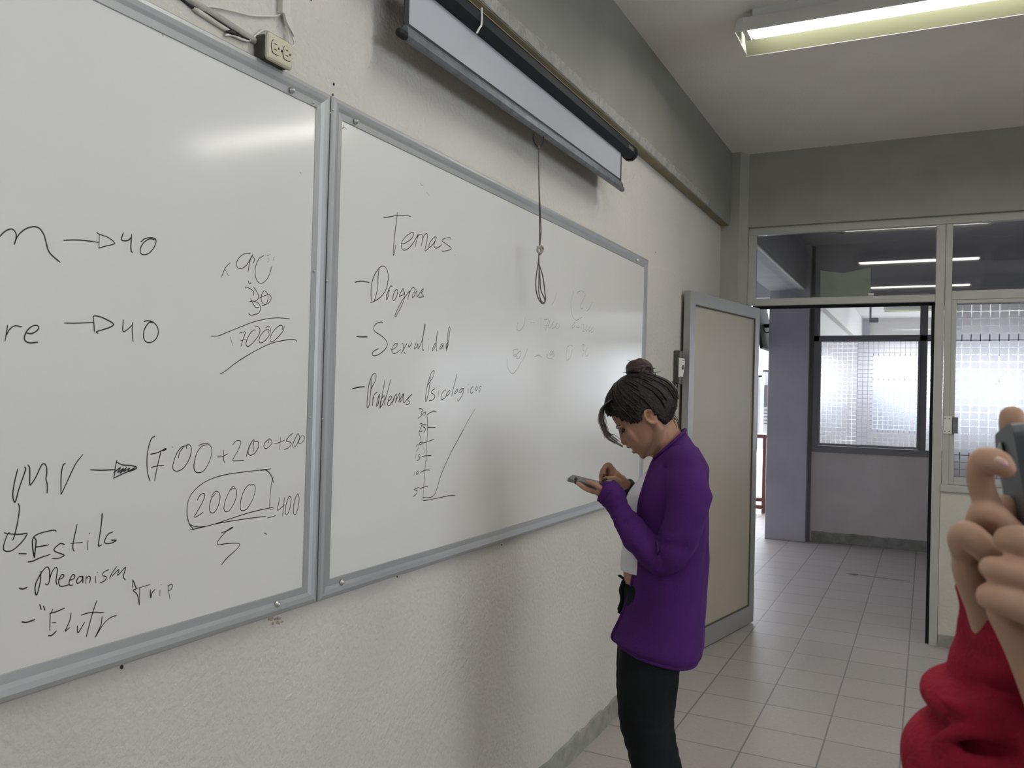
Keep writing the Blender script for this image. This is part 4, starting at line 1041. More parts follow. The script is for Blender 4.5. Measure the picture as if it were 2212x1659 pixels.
# ---- head frame: a = down the face, f = out of the face, TOW = sideways
HO = (1388.0, 878.0)
AU, FU = (0.627, 0.780), (-0.780, 0.627)
def HP(t, n, s=0.0):
    return G(HO[0] + AU[0] * t + FU[0] * n, HO[1] + AU[1] * t + FU[1] * n) + TOW * (s * PXM)
def head_ring(t, nf, nb, w, n=32, pw=2.2, grow=0.0, wfront=None):
    out = []
    c, h = (nf + nb) / 2, (nf - nb) / 2
    for k in range(n):
        q = 2 * PI * k / n
        ct, st = math.cos(q), math.sin(q)
        x = math.copysign(abs(ct) ** (2 / pw), ct)
        y = math.copysign(abs(st) ** (2 / pw), st)
        ww = w * (1.0 - (0.16 * max(0, ct) ** 2 if wfront is None else wfront * max(0, ct) ** 2))
        out.append(HP(t, c + h * x, ww * y))
    return out
head_rows = [(-72, 14, -14, 12), (-68, 30, -28, 32), (-60, 44, -42, 43), (-45, 59, -56, 51), (-25, 66, -64, 55), (-8, 69, -67, 56), (6, 70, -66, 56), (16, 70, -63, 56),
             (28, 73, -56, 55), (42, 76, -44, 52), (54, 76, -30, 48), (66, 74, -12, 42), (76, 72, 6, 34), (86, 66, 20, 25), (93, 56, 30, 13)]
body = bmesh.new()
add_loft(body, [head_ring(*r) for r in smooth_rows(head_rows, 3)])
def blob(t, n, s, r, bm=body):
    add_ball(bm, HP(t, n, s), [q * PXM for q in r] if isinstance(r, tuple) else r * PXM, rot=Matrix((-HR * 0 + (HP(1, 0) - HP(0, 0)).normalized(), (HP(0, 1) - HP(0, 0)).normalized(), TOW)).transposed())
# nose, wings, lips, chin, brow ridge, cheeks (radii: down the face, out of it, sideways)
for k in range(7):
    f = k / 6
    blob(8 + 27 * f, 67.5 + 10.5 * f, 0, (7, 5 + 3 * f, 5 + 4.0 * f))
for sgn in (1, -1):
    blob(36, 74, 8 * sgn, (6, 6, 5.5))
    blob(3, 65, 22 * sgn, (5, 6.5, 17))
    blob(34, 55, 30 * sgn, (22, 10, 15))
blob(48.5, 76.5, 0, (4.2, 6.2, 17)); blob(45.5, 75, 0, (4, 4, 10))
blob(64.5, 74.5, 0, (5.0, 6.0, 15))
blob(82, 66, 0, (9, 7, 14))
# jaw to ear
for sgn in (1, -1):
    add_tube(body, [HP(30, -4, 50 * sgn), HP(58, 2, 44 * sgn), HP(80, 22, 32 * sgn), HP(88, 44, 18 * sgn)], [12 * PXM] * 4, 10)
# ears
EARC = (29, 1)
for sgn in (1, -1):
    pts = []
    for k in range(15):
        q = -0.6 + k / 14 * 5.0
        pts.append(HP(EARC[0] - 2 + 15.5 * math.cos(q + 2.1) * 1.05, EARC[1] - 2 - 10.5 * math.sin(q + 2.1), (59 + 4 * math.sin(q * 0.6)) * sgn))
    add_tube(body, pts, [3.3 * PXM] * 15, 8)
    blob(EARC[0] - 1, EARC[1] - 2, 55 * sgn, (12, 8, 3.0))
    blob(EARC[0] + 13, EARC[1] + 3, 58 * sgn, (5, 4.5, 4))
    blob(EARC[0] + 3, EARC[1] + 7, 58 * sgn, (4, 3, 4))
# neck
add_tube(body, [G(1412, 905), G(1428, 935), G(1444, 965), G(1458, 1000), G(1462, 1030)], [44 * PXM, 39 * PXM, 38 * PXM, 46 * PXM, 60 * PXM], 20)
# trunk under the clothes
trunk = [(1418, 985, 1478, 965, .055), (1412, 1010, 1490, 990, .07), (1402, 1045, 1496, 1030, .095), (1384, 1090, 1498, 1085, .098), (1382, 1140, 1496, 1140, .098), (1368, 1190, 1492, 1190, .100),
         (1348, 1226, 1492, 1228, .110), (1347, 1252, 1496, 1255, .118), (1345, 1300, 1505, 1310, .15), (1340, 1360, 1505, 1380, .16), (1345, 1410, 1480, 1430, .14)]
add_loft(body, [ell_ring(*r) for r in smooth_rows(trunk, 3)])
# legs
legs = {}
for sgn, du in ((1, 4), (-1, -6)):
    path = [(1402 + du, 1390, 64), (1400 + du, 1450, 58), (1396 + du, 1530, 48), (1404 + du, 1610, 45), (1412 + du, 1690, 44), (1408 + du, 1790, 36), (1398 + du, 1880, 27), (1394 + du, 1940, 25)]
    legs[sgn] = path
    pts = [Q(u, v, 0.085 * sgn) for u, v, r in path]
    add_tube(body, spline(pts, 4), resample([r * PXM * 0.86 for u, v, r in path], 4), 16)
# arms: (u, v, radius px, s)
near_arm = [(1478, 1022, 34, .115), (1482, 1072, 36, .155), (1468, 1130, 35, .180), (1446, 1185, 31, .180), (1428, 1204, 29, .172), (1394, 1172, 25, .160), (1356, 1128, 19, .145), (1328, 1088, 16, .130), (1302, 1062, 16, .120)]
far_arm = [(1455, 1022, 34, -.115), (1450, 1070, 36, -.185), (1440, 1120, 32, -.200), (1425, 1150, 28, -.195), (1400, 1118, 24, -.150), (1375, 1080, 19, -.090), (1352, 1050, 15, -.045), (1341, 1038, 14, -.030)]
for arm in (near_arm, far_arm):
    add_tube(body, spline([G(u, v, s) for u, v, r, s in arm], 4), resample([r * PXM * 0.9 for u, v, r, s in arm], 4), 14)
def finger(bm, pts, r0_, r1_):
    n = len(pts)
    P = [G(*p) for p in pts]
    sp_ = spline(P, 4)
    m_ = len(sp_)
    add_tube(bm, sp_, [(r0_ + (r1_ - r0_) * i / (m_ - 1)) * PXM for i in range(m_)], 10)
# near hand, palm up under the phone
for (u, v, s, r) in ((1300, 1062, .120, (17, 11, 19)), (1286, 1058, .105, (16, 9.5, 24)), (1275, 1055, .10, (12, 8, 26))):
    add_ball(body, G(u, v, s), [q * PXM for q in r], rot=Matrix((HR, Z, TOW)).transposed())
near_f = [[(1274, 1059, .130), (1263, 1054, .130), (1253, 1047, .128), (1247, 1043.5, .124)],
          [(1272, 1057, .110), (1260, 1052, .110), (1250, 1044, .108), (1246, 1038, .104)],
          [(1272, 1056, .090), (1259, 1050, .088), (1250, 1043, .086), (1245, 1037, .083)],
          [(1274, 1056, .072), (1263, 1051, .070), (1254, 1045, .068), (1250, 1040, .066)]]
for f_ in near_f:
    finger(body, f_, 6.2, 4.6)
finger(body, [(1298, 1056, .140), (1288, 1048, .146), (1277, 1043.5, .142), (1267, 1041, .134)], 6.5, 4.8)
# far hand, poised over the screen
for (u, v, s, r) in ((1340, 1036, -.030, (14, 12, 13)), (1328, 1027, -.025, (14, 12, 17)), (1322, 1018, -.028, (9, 12, 18))):
    add_ball(body, G(u, v, s), [q * PXM for q in r], rot=Matrix((HR, Z, TOW)).transposed())
far_f = [[(1322, 1020, -.012), (1317, 1004, -.008), (1306, 1009, -.004), (1304, 1023, -.002), (1305, 1027, 0.0)],
         [(1320, 1018, -.028), (1312, 1008, -.026), (1302, 1016, -.022), (1299, 1030, -.020), (1303, 1040, -.018)],
         [(1320, 1022, -.042), (1309, 1014, -.042), (1299, 1024, -.038), (1299, 1038, -.036), (1305, 1043, -.034)],
         [(1322, 1028, -.054), (1312, 1024, -.056), (1304, 1032, -.052), (1304, 1042, -.050), (1309, 1045, -.048)]]
for f_ in far_f:
    finger(body, f_, 6.2, 4.6)
finger(body, [(1336, 1040, -.012), (1326, 1034, .002), (1316, 1033, .008), (1307, 1035, .008)], 7.0, 4.8)
bd = remesh('body', body, [M['skin'], M['lips']], wm, 0.0030, 5, 0.45)
lip_c = [(HP(48.5, 80, 0), 0.020, 0.0055), (HP(65, 77.5, 0), 0.018, 0.0060)]
fdir, adir = (HP(0, 1) - HP(0, 0)).normalized(), (HP(1, 0) - HP(0, 0)).normalized()
for p in bd.data.polygons:
    c = p.center
    for lc_, rs, ra_ in lip_c:
        d_ = c - lc_
        if abs(d_.dot(fdir)) < 0.009 and (d_.dot(TOW) / rs) ** 2 + (d_.dot(adir) / ra_) ** 2 < 1:
            p.material_index = 1
# eyes and brows
for sgn in (1, -1):
    bm = bmesh.new()
    add_ball(bm, HP(13.5, 63.5, 25 * sgn), [q * PXM for q in (3.0, 6.0, 11)], rot=Matrix((adir, fdir, TOW)).transposed())
    obj('eye', bm, M['eye'], bd, True)
    bm = bmesh.new()
    add_tube(bm, [HP(2, 71, 12 * sgn), HP(-1, 68.5, 24 * sgn), HP(1, 61, 38 * sgn)], [2.4 * PXM, 2.2 * PXM, 1.2 * PXM], 6)
    obj('eyebrow', bm, M['hair'], bd, True)
    bm = bmesh.new()
    add_tube(bm, [HP(15, 69.5, 14 * sgn), HP(17, 69.5, 25 * sgn), HP(15, 63, 37 * sgn)], [1.2 * PXM] * 3, 6)
    obj('eyelashes', bm, M['hair'], bd, True)
def nail(p, d, r=(2.6, 3.8, 1.6)):
    bm = bmesh.new()
    dd = d.normalized()
    s_ = dd.cross(Z).normalized()
    add_ball(bm, p, [q * PXM for q in r], rot=Matrix((s_, dd, s_.cross(dd))).transposed(), u=12, v=8)
    obj('fingernail', bm, M['nail'], bd, True)
for f_ in near_f:
    a, b = G(*f_[-2]), G(*f_[-1])
    nail(b + (b - a).normalized() * 0.004, b - a, (4.2, 4.6, 4.0))
a, b = G(1316, 1033, .012), G(1307, 1035, .014)
nail(b + TOW * 0.004, b - a, (3.6, 5, 3.0))
for f_ in far_f[:2]:
    a, b = G(*f_[-2]), G(*f_[-1])
    nail(b + TOW * 0.004, b - a, (3.4, 4.4, 3.0))

# ---- hair: cap over the skull, cut along the hairline
hair_rows = [(-77, 16, -4, 12), (-73, 28, -20, 30), (-64, 49, -36, 45), (-50, 64, -52, 55), (-30, 72, -66, 61), (-10, 73, -76, 63), (10, 72, -78, 63), (28, 70, -74, 63), (44, 66, -60, 60), (56, 60, -42, 54), (66, 50, -30, 44)]
def hline(n):
    P = [(-90, 62), (-36, 62), (-16, 60), (-12, 47), (-11, 18), (-2, 11), (12, 12), (20, 21), (25, 22), (37, 15), (47, 2), (53, -10), (60, -24), (75, -34), (100, -40)]
    for (a, b), (c, d) in zip(P, P[1:]):
        if a <= n <= c:
            return b + (d - b) * (n - a) / (c - a)
    return -40
bm = bmesh.new()
rows_ = smooth_rows(hair_rows, 5)
nk = 72
grid = []
for r in rows_:
    t, nf, nb, w = r
    ring = []
    for k in range(nk):
        q = 2 * PI * k / nk
        ct, st = math.cos(q), math.sin(q)
        x = math.copysign(abs(ct) ** (2 / 2.15), ct); y = math.copysign(abs(st) ** (2 / 2.15), st)
        n_ = (nf + nb) / 2 + (nf - nb) / 2 * x
        g_ = 1 + 0.018 * math.sin(k * 2.9 + 0.05 * t) + 0.02 * noise.noise(Vector((k * 0.6, t * 0.05, 1)))
        ring.append((t, n_, bm.verts.new(HP(t * (1 + (g_ - 1) * .5), n_ * g_, w * y * g_))))
    grid.append(ring)
cap_top = bm.faces.new([g_[2] for g_ in reversed(grid[0])])
for A_, B_ in zip(grid, grid[1:]):
    for k in range(nk):
        q4 = (A_[k], A_[(k + 1) % nk], B_[(k + 1) % nk], B_[k])
        t_ = sum(z[0] for z in q4) / 4; n_ = sum(z[1] for z in q4) / 4
        if t_ < hline(n_):
            bm.faces.new([z[2] for z in q4])
bmesh.ops.delete(bm, geom=[v for v in bm.verts if not v.link_faces], context='VERTS')
bmesh.ops.recalc_face_normals(bm, faces=bm.faces)
bmesh.ops.solidify(bm, geom=list(bm.faces), thickness=0.010)
hair = obj('hair', bm, M['hair'], wm, True)
# strands combed up to the bun
bm = bmesh.new()
rg = random.Random(11)
BUN = (1382.0, 799.0)
def hair_path(t0, n0, s0, lift):
    p0 = Vector((HO[0] + AU[0] * t0 + FU[0] * n0, HO[1] + AU[1] * t0 + FU[1] * n0, s0))
    p1 = Vector((BUN[0] + rg.uniform(-14, 14), BUN[1] + 18, s0 * 0.15))
    return p0, p1
for k in range(120):
    q = rg.uniform(0, 2 * PI)
    ct, st = math.cos(q), math.sin(q)
    i0 = rg.randint(18, 38)
    t, nf, nb, w = rows_[i0]
    n0 = (nf + nb) / 2 + (nf - nb) / 2 * ct
    if t > hline(n0) - 3:
        continue
    pts = []
    tt = t
    for j in range(i0, 5, -3):
        t, nf, nb, w = rows_[j]
        f_ = (i0 - j) / max(1, i0 - 5)
        qq = q + (PI - q if False else 0) * f_
        c_, s_ = math.cos(qq), math.sin(qq)
        pts.append(HP(t, ((nf + nb) / 2 + (nf - nb) / 2 * math.copysign(abs(c_) ** .93, c_)) * 1.015, w * math.copysign(abs(s_) ** .93, s_) * 1.015))
    if len(pts) > 2:
        add_tube(bm, spline(pts, 2), 1.6 * PXM, 5)
obj('hair_strands', bm, M['hair'], hair, True)
# fringe falling in front of the face
bm = bmesh.new()
for k in range(70):
    s0 = rg.uniform(-46, 52)
    j = rg.gauss(0, 4.5)
    e = rg.uniform(0.5, 1.0)
    base = [(1318 + abs(s0) * 0.10, 858 + abs(s0) * .1), (1304 + j * .3, 880), (1300 + j * .7, 904), (1305.5 + j, 926 + j), (1317 + j, 943 - j * .3), (1333 + j * .6, 955 - j * .5), (1346 + j * .3, 963 - j * .4)]
    m_ = max(4, int(round(len(base) * e)))
    pts = [G(u, v) + TOW * (s0 * PXM * (1 - 0.05 * i)) for i, (u, v) in enumerate(base[:m_])]
    sp_ = spline(pts, 5)
    add_tube(bm, sp_, [(0.75 - 0.45 * i / len(sp_)) * PXM for i in range(len(sp_))], 4)
obj('fringe', bm, mat('fine_hair', (0.05, 0.04, 0.035), 0.35, spec=0.6), hair, True)
# loose wisps at the nape, temple and crown
bm = bmesh.new()
for k in range(34):
    w_ = rg.random()
    if w_ < .4:
        a = (1448 + rg.uniform(-8, 6), 896 + rg.uniform(-4, 8)); pts = [a, (a[0] + 8, a[1] + 8), (a[0] + 13 + rg.uniform(-4, 5), a[1] + 22), (a[0] + 10 + rg.uniform(-6, 10), a[1] + 32)]
    elif w_ < .7:
        a = (rg.uniform(1352, 1412), 816); pts = [a, (a[0] + rg.uniform(-9, 9), a[1] - 9), (a[0] + rg.uniform(-18, 18), a[1] - 14)]
    else:
        a = (1452 + rg.uniform(-10, 6), 838 + rg.uniform(-20, 30)); pts = [a, (a[0] + 6, a[1] + 10), (a[0] + 7, a[1] + 26)]
    s0 = rg.uniform(-.03, .05)
    sp_ = spline([G(u, v, s0) for u, v in pts], 4)
    add_tube(bm, sp_, [(0.9 - 0.5 * i / len(sp_)) * PXM for i in range(len(sp_))], 4)
obj('loose_hair', bm, M['hair'], hair, True)
# bun: a coil of thick twisted locks
bm = bmesh.new()
bc = G(BUN[0], BUN[1])
add_ball(bm, bc, (0.031, 0.031, 0.024), u=24, v=14)
for k in range(15):
    ax = Vector((rg.uniform(-1, 1), rg.uniform(-1, 1), rg.uniform(-.8, .8))).normalized()
    u_ = ax.cross(Z).normalized(); v_ = ax.cross(u_)
    a0 = rg.uniform(0, 6.28); ln = rg.uniform(2.4, 4.2)
    pts = []
    for i in range(14):
        q = a0 + ln * i / 13
        p = (u_ * math.cos(q) + v_ * math.sin(q)) + ax * (0.25 * math.sin(q * 1.3 + k))
        p.normalize()
        pts.append(bc + Vector((p.x * 0.0335, p.y * 0.0335, p.z * 0.0265)))
    add_tube(bm, pts, [0.004 + 0.0055 * math.sin(PI * i / 13) for i in range(14)], 8)
for k in range(16):
    q = rg.uniform(0, 2 * PI)
    d_ = (HR * math.cos(q) + Z * math.sin(q) + TOW * rg.uniform(-.6, .6)).normalized()
    p = bc + Vector((d_.x * .034, d_.y * .034, d_.z * .026))
    add_tube(bm, [p, p + d_ * .006 + HR * rg.uniform(-.006, .006), p + d_ * .010 + HR * rg.uniform(-.012, .012)], [.0012, .0010, .0005], 4)
obj('hair_bun', bm, M['bunhair'], hair, True)

# ---- clothes
def wrinkle(bm, amp, sc, seed=0, stretch=(1, 1, 1)):
    bm.normal_update()
    for v in bm.verts:
        p = v.co
        q = Vector((p.x * sc * stretch[0], p.y * sc * stretch[1], p.z * sc * stretch[2] + seed))
        v.co = p + v.normal * amp * (noise.noise(q) + 0.5 * noise.noise(q * 2.1))
def open_rings(rows, n, phi0):
    "jacket rings open at the front: rows (uf, vf, ub, vb, w, open half angle)"
    out = []
    for i_, (uf, vf, ub, vb, w, ph) in enumerate(rows):
        uf += 4 * min(1, i_ / 10) - 9 * min(1, max(0, (i_ - 28) / 14))
        a, b = G(uf, vf), G(ub, vb)
        L = (b - a).length
        dirv = (b - a) / L
        cb = 0.52
        c = a + dirv * (L * cb)
        hb, hf = L * (1 - cb), L * cb / max(0.3, math.cos(ph))
        ring = []
        for k in range(n + 1):
            q = ph + (2 * PI - 2 * ph - 0.55 * min(1, i_ / 12)) * k / n
            x, y = -math.cos(q), math.sin(q)
            xx = math.copysign(abs(x) ** .9, x); yy_ = math.copysign(abs(y) ** .9, y)
            ring.append(c + dirv * (xx * (hb if xx > 0 else hf)) + TOW * (w * yy_))
        out.append(ring)
    return out
jr = [(1414, 989, 1480, 930, .058, .55), (1409, 996, 1487, 938, .066, .55), (1404, 1003, 1500, 960, .110, .5), (1398, 1016, 1511, 980, .150, .5), (1390, 1040, 1521, 1012, .172, .55), (1380, 1075, 1529, 1058, .178, .6), (1376, 1120, 1531, 1110, .174, .6),
      (1374, 1170, 1530, 1170, .168, .55), (1370, 1225, 1528, 1235, .166, .5), (1362, 1275, 1526, 1295, .170, .45), (1345, 1325, 1523, 1350, .176, .4), (1331, 1358, 1520, 1396, .180, .36), (1334, 1368, 1514, 1412, .176, .36), (1342, 1374, 1505, 1420, .168, .36)]
rows_j = smooth_rows(jr, 4)
R_ = open_rings(rows_j, 56, 0)
bm = bmesh.new()
V_ = [[bm.verts.new(p) for p in r] for r in R_]
for a, b in zip(V_, V_[1:]):
    for k in range(56):
        bm.faces.new((a[k], a[k + 1], b[k + 1], b[k]))
ORIG = [(v, v.co.copy(), k) for r in V_ for k, v in enumerate(r)]
wrinkle(bm, 0.006, 16, 3, (1, 1, .4))
for v, co, k in ORIG:
    w_ = min(1.0, min(k, 56 - k) / 10.0)
    v.co = co.lerp(v.co, w_)
bmesh.ops.recalc_face_normals(bm, faces=bm.faces)
bmesh.ops.solidify(bm, geom=list(bm.faces), thickness=0.005)
jk = obj('jacket', bm, M['purple'], wm, True)
def sleeve(arm, extra, seed):
    bm = bmesh.new()
    pts = spline([G(u, v, s) for u, v, r, s in arm], 7)
    rr = resample([(r + e) * PXM for (u, v, r, s), e in zip(arm, extra)], 7)
    n = len(pts)
    rr = [r * (1 + 0.05 * noise.noise(Vector((i * 0.43, seed, 1))) + 0.02 * math.sin(i * 1.1 + seed)) for i, r in enumerate(rr)]
    add_tube(bm, pts, rr, 24)
    wrinkle(bm, 0.0075, 19, seed, (1, 1, 1))
    return obj('sleeve', bm, M['purple'], jk, True)
na = [(1478, 1010, 46, .108), (1485, 1062, 46, .155), (1478, 1120, 44, .172), (1458, 1178, 41, .175), (1432, 1203, 37, .168), (1402, 1188, 34, .160), (1376, 1160, 31, .152), (1355, 1132, 26, .144), (1343, 1112, 23, .139), (1333, 1094, 23.5, .133), (1325, 1078, 27, .128), (1317, 1066, 26, .124)]
sl = sleeve(na, [0] * 12, 1.0)
def cuff(p0, p1, r):
    bm = bmesh.new()
    d_ = (p1 - p0)
    n = 9
    pts = [p0 + d_ * (i / (n - 1)) for i in range(n)]
    add_tube(bm, pts, [r * (1 + 0.02 * math.sin(i * 2.6)) for i in range(n)], 24, cap=False)
    obj('cuff', bm, M['purple'], sl, True)
cuff(G(1320, 1069, .125), G(1309, 1060, .120), 27.5 * PXM)
fa = [(1458, 1004, 44, -.115), (1452, 1064, 42, -.165), (1444, 1116, 39, -.185), (1428, 1146, 36, -.180), (1404, 1116, 32, -.142), (1386, 1088, 27, -.110), (1372, 1072, 23, -.082)]
sl = sleeve(fa, [0] * 7, 5.0)
# collar rib and front bands
bm = bmesh.new()
for r in R_[0:1]:
    add_tube(bm, [p + Z * 0.002 for p in r], 0.0055, 8)
for side in (0, -1):
    add_tube(bm, [r[side] for r in R_[2:-1]], 0.0055, 8)
obj('knit_band', bm, M['purple'], jk, True)
bm = bmesh.new()
add_tube(bm, [p for p in R_[-1]], 0.006, 8)
obj('hem_band', bm, M['purple'], jk, True)
# white crop top
sr = [(1414, 1000, 1464, 985, .046), (1406, 1010, 1478, 998, .070), (1391, 1024, 1488, 1014, .098), (1372, 1045, 1496, 1040, .112), (1356, 1068, 1500, 1068, .116), (1350, 1095, 1500, 1095, .114), (1352, 1130, 1500, 1130, .112), (1347, 1165, 1496, 1165, .112), (1342, 1200, 1494, 1205, .114), (1341, 1226, 1494, 1232, .118)]
bm = bmesh.new()
rings = [ell_ring(*r, n=40) for r in smooth_rows(sr, 4)]
add_loft(bm, rings, cap=False)
wrinkle(bm, 0.003, 16, 9, (1, 1, .6))
bmesh.ops.recalc_face_normals(bm, faces=bm.faces)
bmesh.ops.solidify(bm, geom=list(bm.faces), thickness=0.004)
obj('crop_top', bm, M['shirt'], wm, True)
# black trousers
bm = bmesh.new()
hip = [(1345, 1250, 1502, 1254, .132), (1344, 1290, 1506, 1300, .152), (1338, 1345, 1508, 1365, .166), (1333, 1400, 1478, 1420, .160), (1331, 1440, 1466, 1450, .150)]
add_loft(bm, [ell_ring(*r) for r in smooth_rows(hip, 3)])
for sgn, du in ((1, 3), (-1, -4)):
    path = [(1400 + du, 1385, 62), (1398 + du, 1440, 63), (1394 + du, 1490, 61), (1394 + du, 1535, 57), (1405 + du, 1590, 52), (1417 + du, 1645, 52), (1424 + du, 1700, 53), (1420 + du, 1790, 48), (1410 + du, 1880, 42), (1404 + du, 1945, 41)]
    pts = spline([Q(u, v, 0.078 * sgn) for u, v, r in path], 8)
    rr = resample([r * PXM for u, v, r in path], 8)
    rr = [r * (1 + 0.022 * math.sin(i * 1.5 + sgn) * math.exp(-((i - 30) / 16.0) ** 2)) for i, r in enumerate(rr)]
    add_tube(bm, pts, rr, 22)
tr = remesh('trousers', bm, M['trousers'], wm, 0.006, 4)
# fringe of the belt at the waist
bm = bmesh.new()
for k in range(7):
    s0 = 0.005 + 0.007 * k
    add_tube(bm, spline([G(1346, 1256, s0), G(1342 + rg.uniform(-3, 2), 1276, s0), G(1344 + rg.uniform(-3, 3), 1295, s0), G(1337 + rg.uniform(-3, 4), 1322 + rg.uniform(-8, 2), s0)], 4), 0.005, 6)
add_tube(bm, spline([G(1349, 1252, .02), G(1342, 1246, .02), G(1338, 1244, .02)], 3), 0.004, 6)
obj('belt_tassel', bm, M['trousers'], tr, True)
# watch strap on the far wrist
bm = bmesh.new()
wc, wd2 = G(1356, 1054, -.048), (G(1375, 1080, -.09) - G(1341, 1038, -.03)).normalized()
add_tube(bm, [wc - wd2 * 0.011, wc - wd2 * 0.004, wc + wd2 * 0.004, wc + wd2 * 0.011], 19.5 * PXM, 20, cap=False)
obj('wristwatch', bm, M['black'], wm, True)
# shoes (below the edge of the photo)
for sgn, du in ((1, 3), (-1, -4)):
    c = Q(1402 + du, 1985, 0.085 * sgn); c.z = 0.0
    bm = bmesh.new()
    fw = -HR
    secs = [(-.085, .028, .075), (-.06, .036, .085), (0.0, .038, .080), (.06, .042, .058), (.12, .042, .042), (.155, .030, .030), (.168, .012, .018)]
    rings = []
    for d_, w_, h_ in secs:
        ring = []
        for k in range(18):
            q = 2 * PI * k / 18
            x, y = math.cos(q), math.sin(q)
            ring.append(c + fw * d_ + TOW * (w_ * math.copysign(abs(x) ** .75, x)) + Z * (0.002 + h_ * 0.5 * (1 + math.copysign(abs(y) ** .75, y))))
        rings.append(ring)
    add_loft(bm, rings)
    obj('shoe', bm, M['shoe'], wm, True)
seat_at(wm, (PB.x, PB.y, 0))

# ---- her phone, on the near palm
ph = empty('phone', 'grey-green phone lying in the hand of the person in the purple jacket', 'phone')
pa, pb2 = G(1231, 1032, .085), G(1303, 1050, .100)
dx = (pb2 - pa).normalized()
sd = (TOW - dx * TOW.dot(dx)).normalized()
sd = (sd - Z * 0.10).normalized()
nz = dx.cross(sd).normalized()
if nz.z < 0: nz = -nz
def slab(name, a, L, w, t0, t1, m, parent, r=0.008):
    bm = bmesh.new()
    prof = []
    for cx_, cy_, q0 in ((L - r, w - r, 0), (r - 0, w - r, PI / 2), (r, -w + r, PI), (L - r, -w + r, 1.5 * PI)):
        for k in range(5):
            q = q0 + PI / 2 * k / 4
            prof.append((cx_ + r * math.cos(q), cy_ + r * math.sin(q)))
    add_prism(bm, prof, a + nz * t0, a + nz * t1, dx, sd)
    return obj(name, bm, m, parent)
slab('phone_case', pa, 0.142, 0.036, -0.0045, 0.0035, M['phonegrey'], ph)
slab('screen', pa + dx * .003, 0.136, 0.033, 0.0034, 0.0042, M['glassblack'], ph)
bm = bmesh.new(); add_ball(bm, pa + dx * 0.012 + sd * 0.018 - nz * 0.005, (0.004, 0.004, 0.002), u=12, v=6); obj('camera_lens', bm, M['glassblack'], ph)
seat_at(ph, pa)
# ---------------------------------------------------------------- second person: hands and phone at the right edge of the photo
p2 = empty('person', 'person in a red fleece at the right edge, holding up a dark phone', 'person')
def K(u, v, dep):
    "photo point at dep metres along the view axis"
    return CAM + ray(u, v) * dep
def rpx(r, dep):
    return r * dep / FPX
def limb(bm, pts, seg=16, n=5, flat=None):
    "pts: (u, v, depth, radius in photo pixels)"
    P = spline([K(u, v, d) for u, v, d, r in pts], n)
    add_tube(bm, P, resample([rpx(r, d) for u, v, d, r in pts], n), seg)
bm = bmesh.new()
# hand A: the one whose sleeve shows; forefinger up behind the phone, thumb bent across its edge
limb(bm, [(2215, 1090, .545, 30), (2205, 1010, .545, 29), (2192, 940, .545, 29), (2186, 902, .545, 27)])
limb(bm, [(2140, 1105, .500, 30), (2122, 1060, .497, 27), (2117, 1022, .494, 28), (2123, 997, .490, 29), (2142, 994, .485, 29), (2160, 1002, .482, 28), (2172, 1012, .481, 23)])
limb(bm, [(2112, 1132, .502, 28), (2122, 1110, .495, 28), (2146, 1114, .491, 29), (2174, 1140, .491, 29), (2215, 1178, .493, 28)])
limb(bm, [(2084, 1196, .502, 28), (2077, 1164, .490, 29), (2088, 1152, .484, 29), (2114, 1172, .481, 30), (2148, 1206, .482, 29), (2200, 1248, .488, 28)])
limb(bm, [(2112, 1262, .512, 34), (2096, 1228, .510, 34), (2098, 1198, .512, 34), (2116, 1172, .514, 34), (2145, 1136, .518, 36), (2165, 1100, .522, 34)], 18)
limb(bm, [(2086, 1216, .503, 30), (2092, 1234, .502, 33), (2104, 1262, .506, 35), (2124, 1310, .512, 36), (2160, 1400, .520, 46), (2180, 1480, .525, 58)], 18)
# palm behind the phone
limb(bm, [(2150, 1300, .520, 60), (2160, 1240, .525, 70), (2190, 1180, .535, 70), (2215, 1120, .545, 55)], 18)
# hand B: nearer, its fingers wrapped over hand A
limb(bm, [(2178, 1166, .462, 31), (2205, 1167, .456, 33), (2260, 1178, .452, 34), (2330, 1205, .455, 34)])
limb(bm, [(2141, 1226, .462, 26), (2170, 1231, .455, 28), (2230, 1246, .450, 30), (2320, 1272, .452, 33)])
limb(bm, [(2140, 1288, .462, 31), (2172, 1296, .455, 34), (2230, 1318, .450, 37), (2320, 1345, .452, 40)])
limb(bm, [(2158, 1322, .474, 27), (2180, 1352, .470, 32), (2208, 1392, .466, 40), (2245, 1450, .464, 52), (2290, 1530, .466, 66)])
limb(bm, [(2330, 1190, .462, 50), (2320, 1270, .460, 75), (2305, 1350, .460, 80), (2300, 1430, .462, 80), (2310, 1540, .464, 82)], 20)
# forearms, upper arms, trunk, neck, head and legs of the same body (outside the photo)
def bodytube(pts, seg=16):
    P = spline([Vector(p[:3]) for p in pts], 4)
    add_tube(bm, P, resample([p[3] for p in pts], 4), seg)
wa, wb_ = K(2180, 1480, .525), K(2330, 1620, .464)
EA, EB = Vector((1.55, .66, 1.10)), Vector((1.60, .27, 1.10))
SA, SB = Vector((1.80, .68, 1.36)), Vector((1.80, .30, 1.36))
bodytube([(*wa, .020), (*wa.lerp(EA, .5), .030), (*EA, .036), (*EA.lerp(SA, .5), .042), (*SA, .050)])
bodytube([(*wb_, .022), (*wb_.lerp(EB, .5), .030), (*EB, .036), (*EB.lerp(SB, .5), .042), (*SB, .050)])
BXc, BYc = 1.82, .49
def ringxy(z, hx_, hy_, ox=0.0, n=28, oy=0.0):
    return [Vector((BXc + ox + hx_ * math.cos(2 * PI * k / n), BYc + oy + hy_ * math.sin(2 * PI * k / n), z)) for k in range(n)]
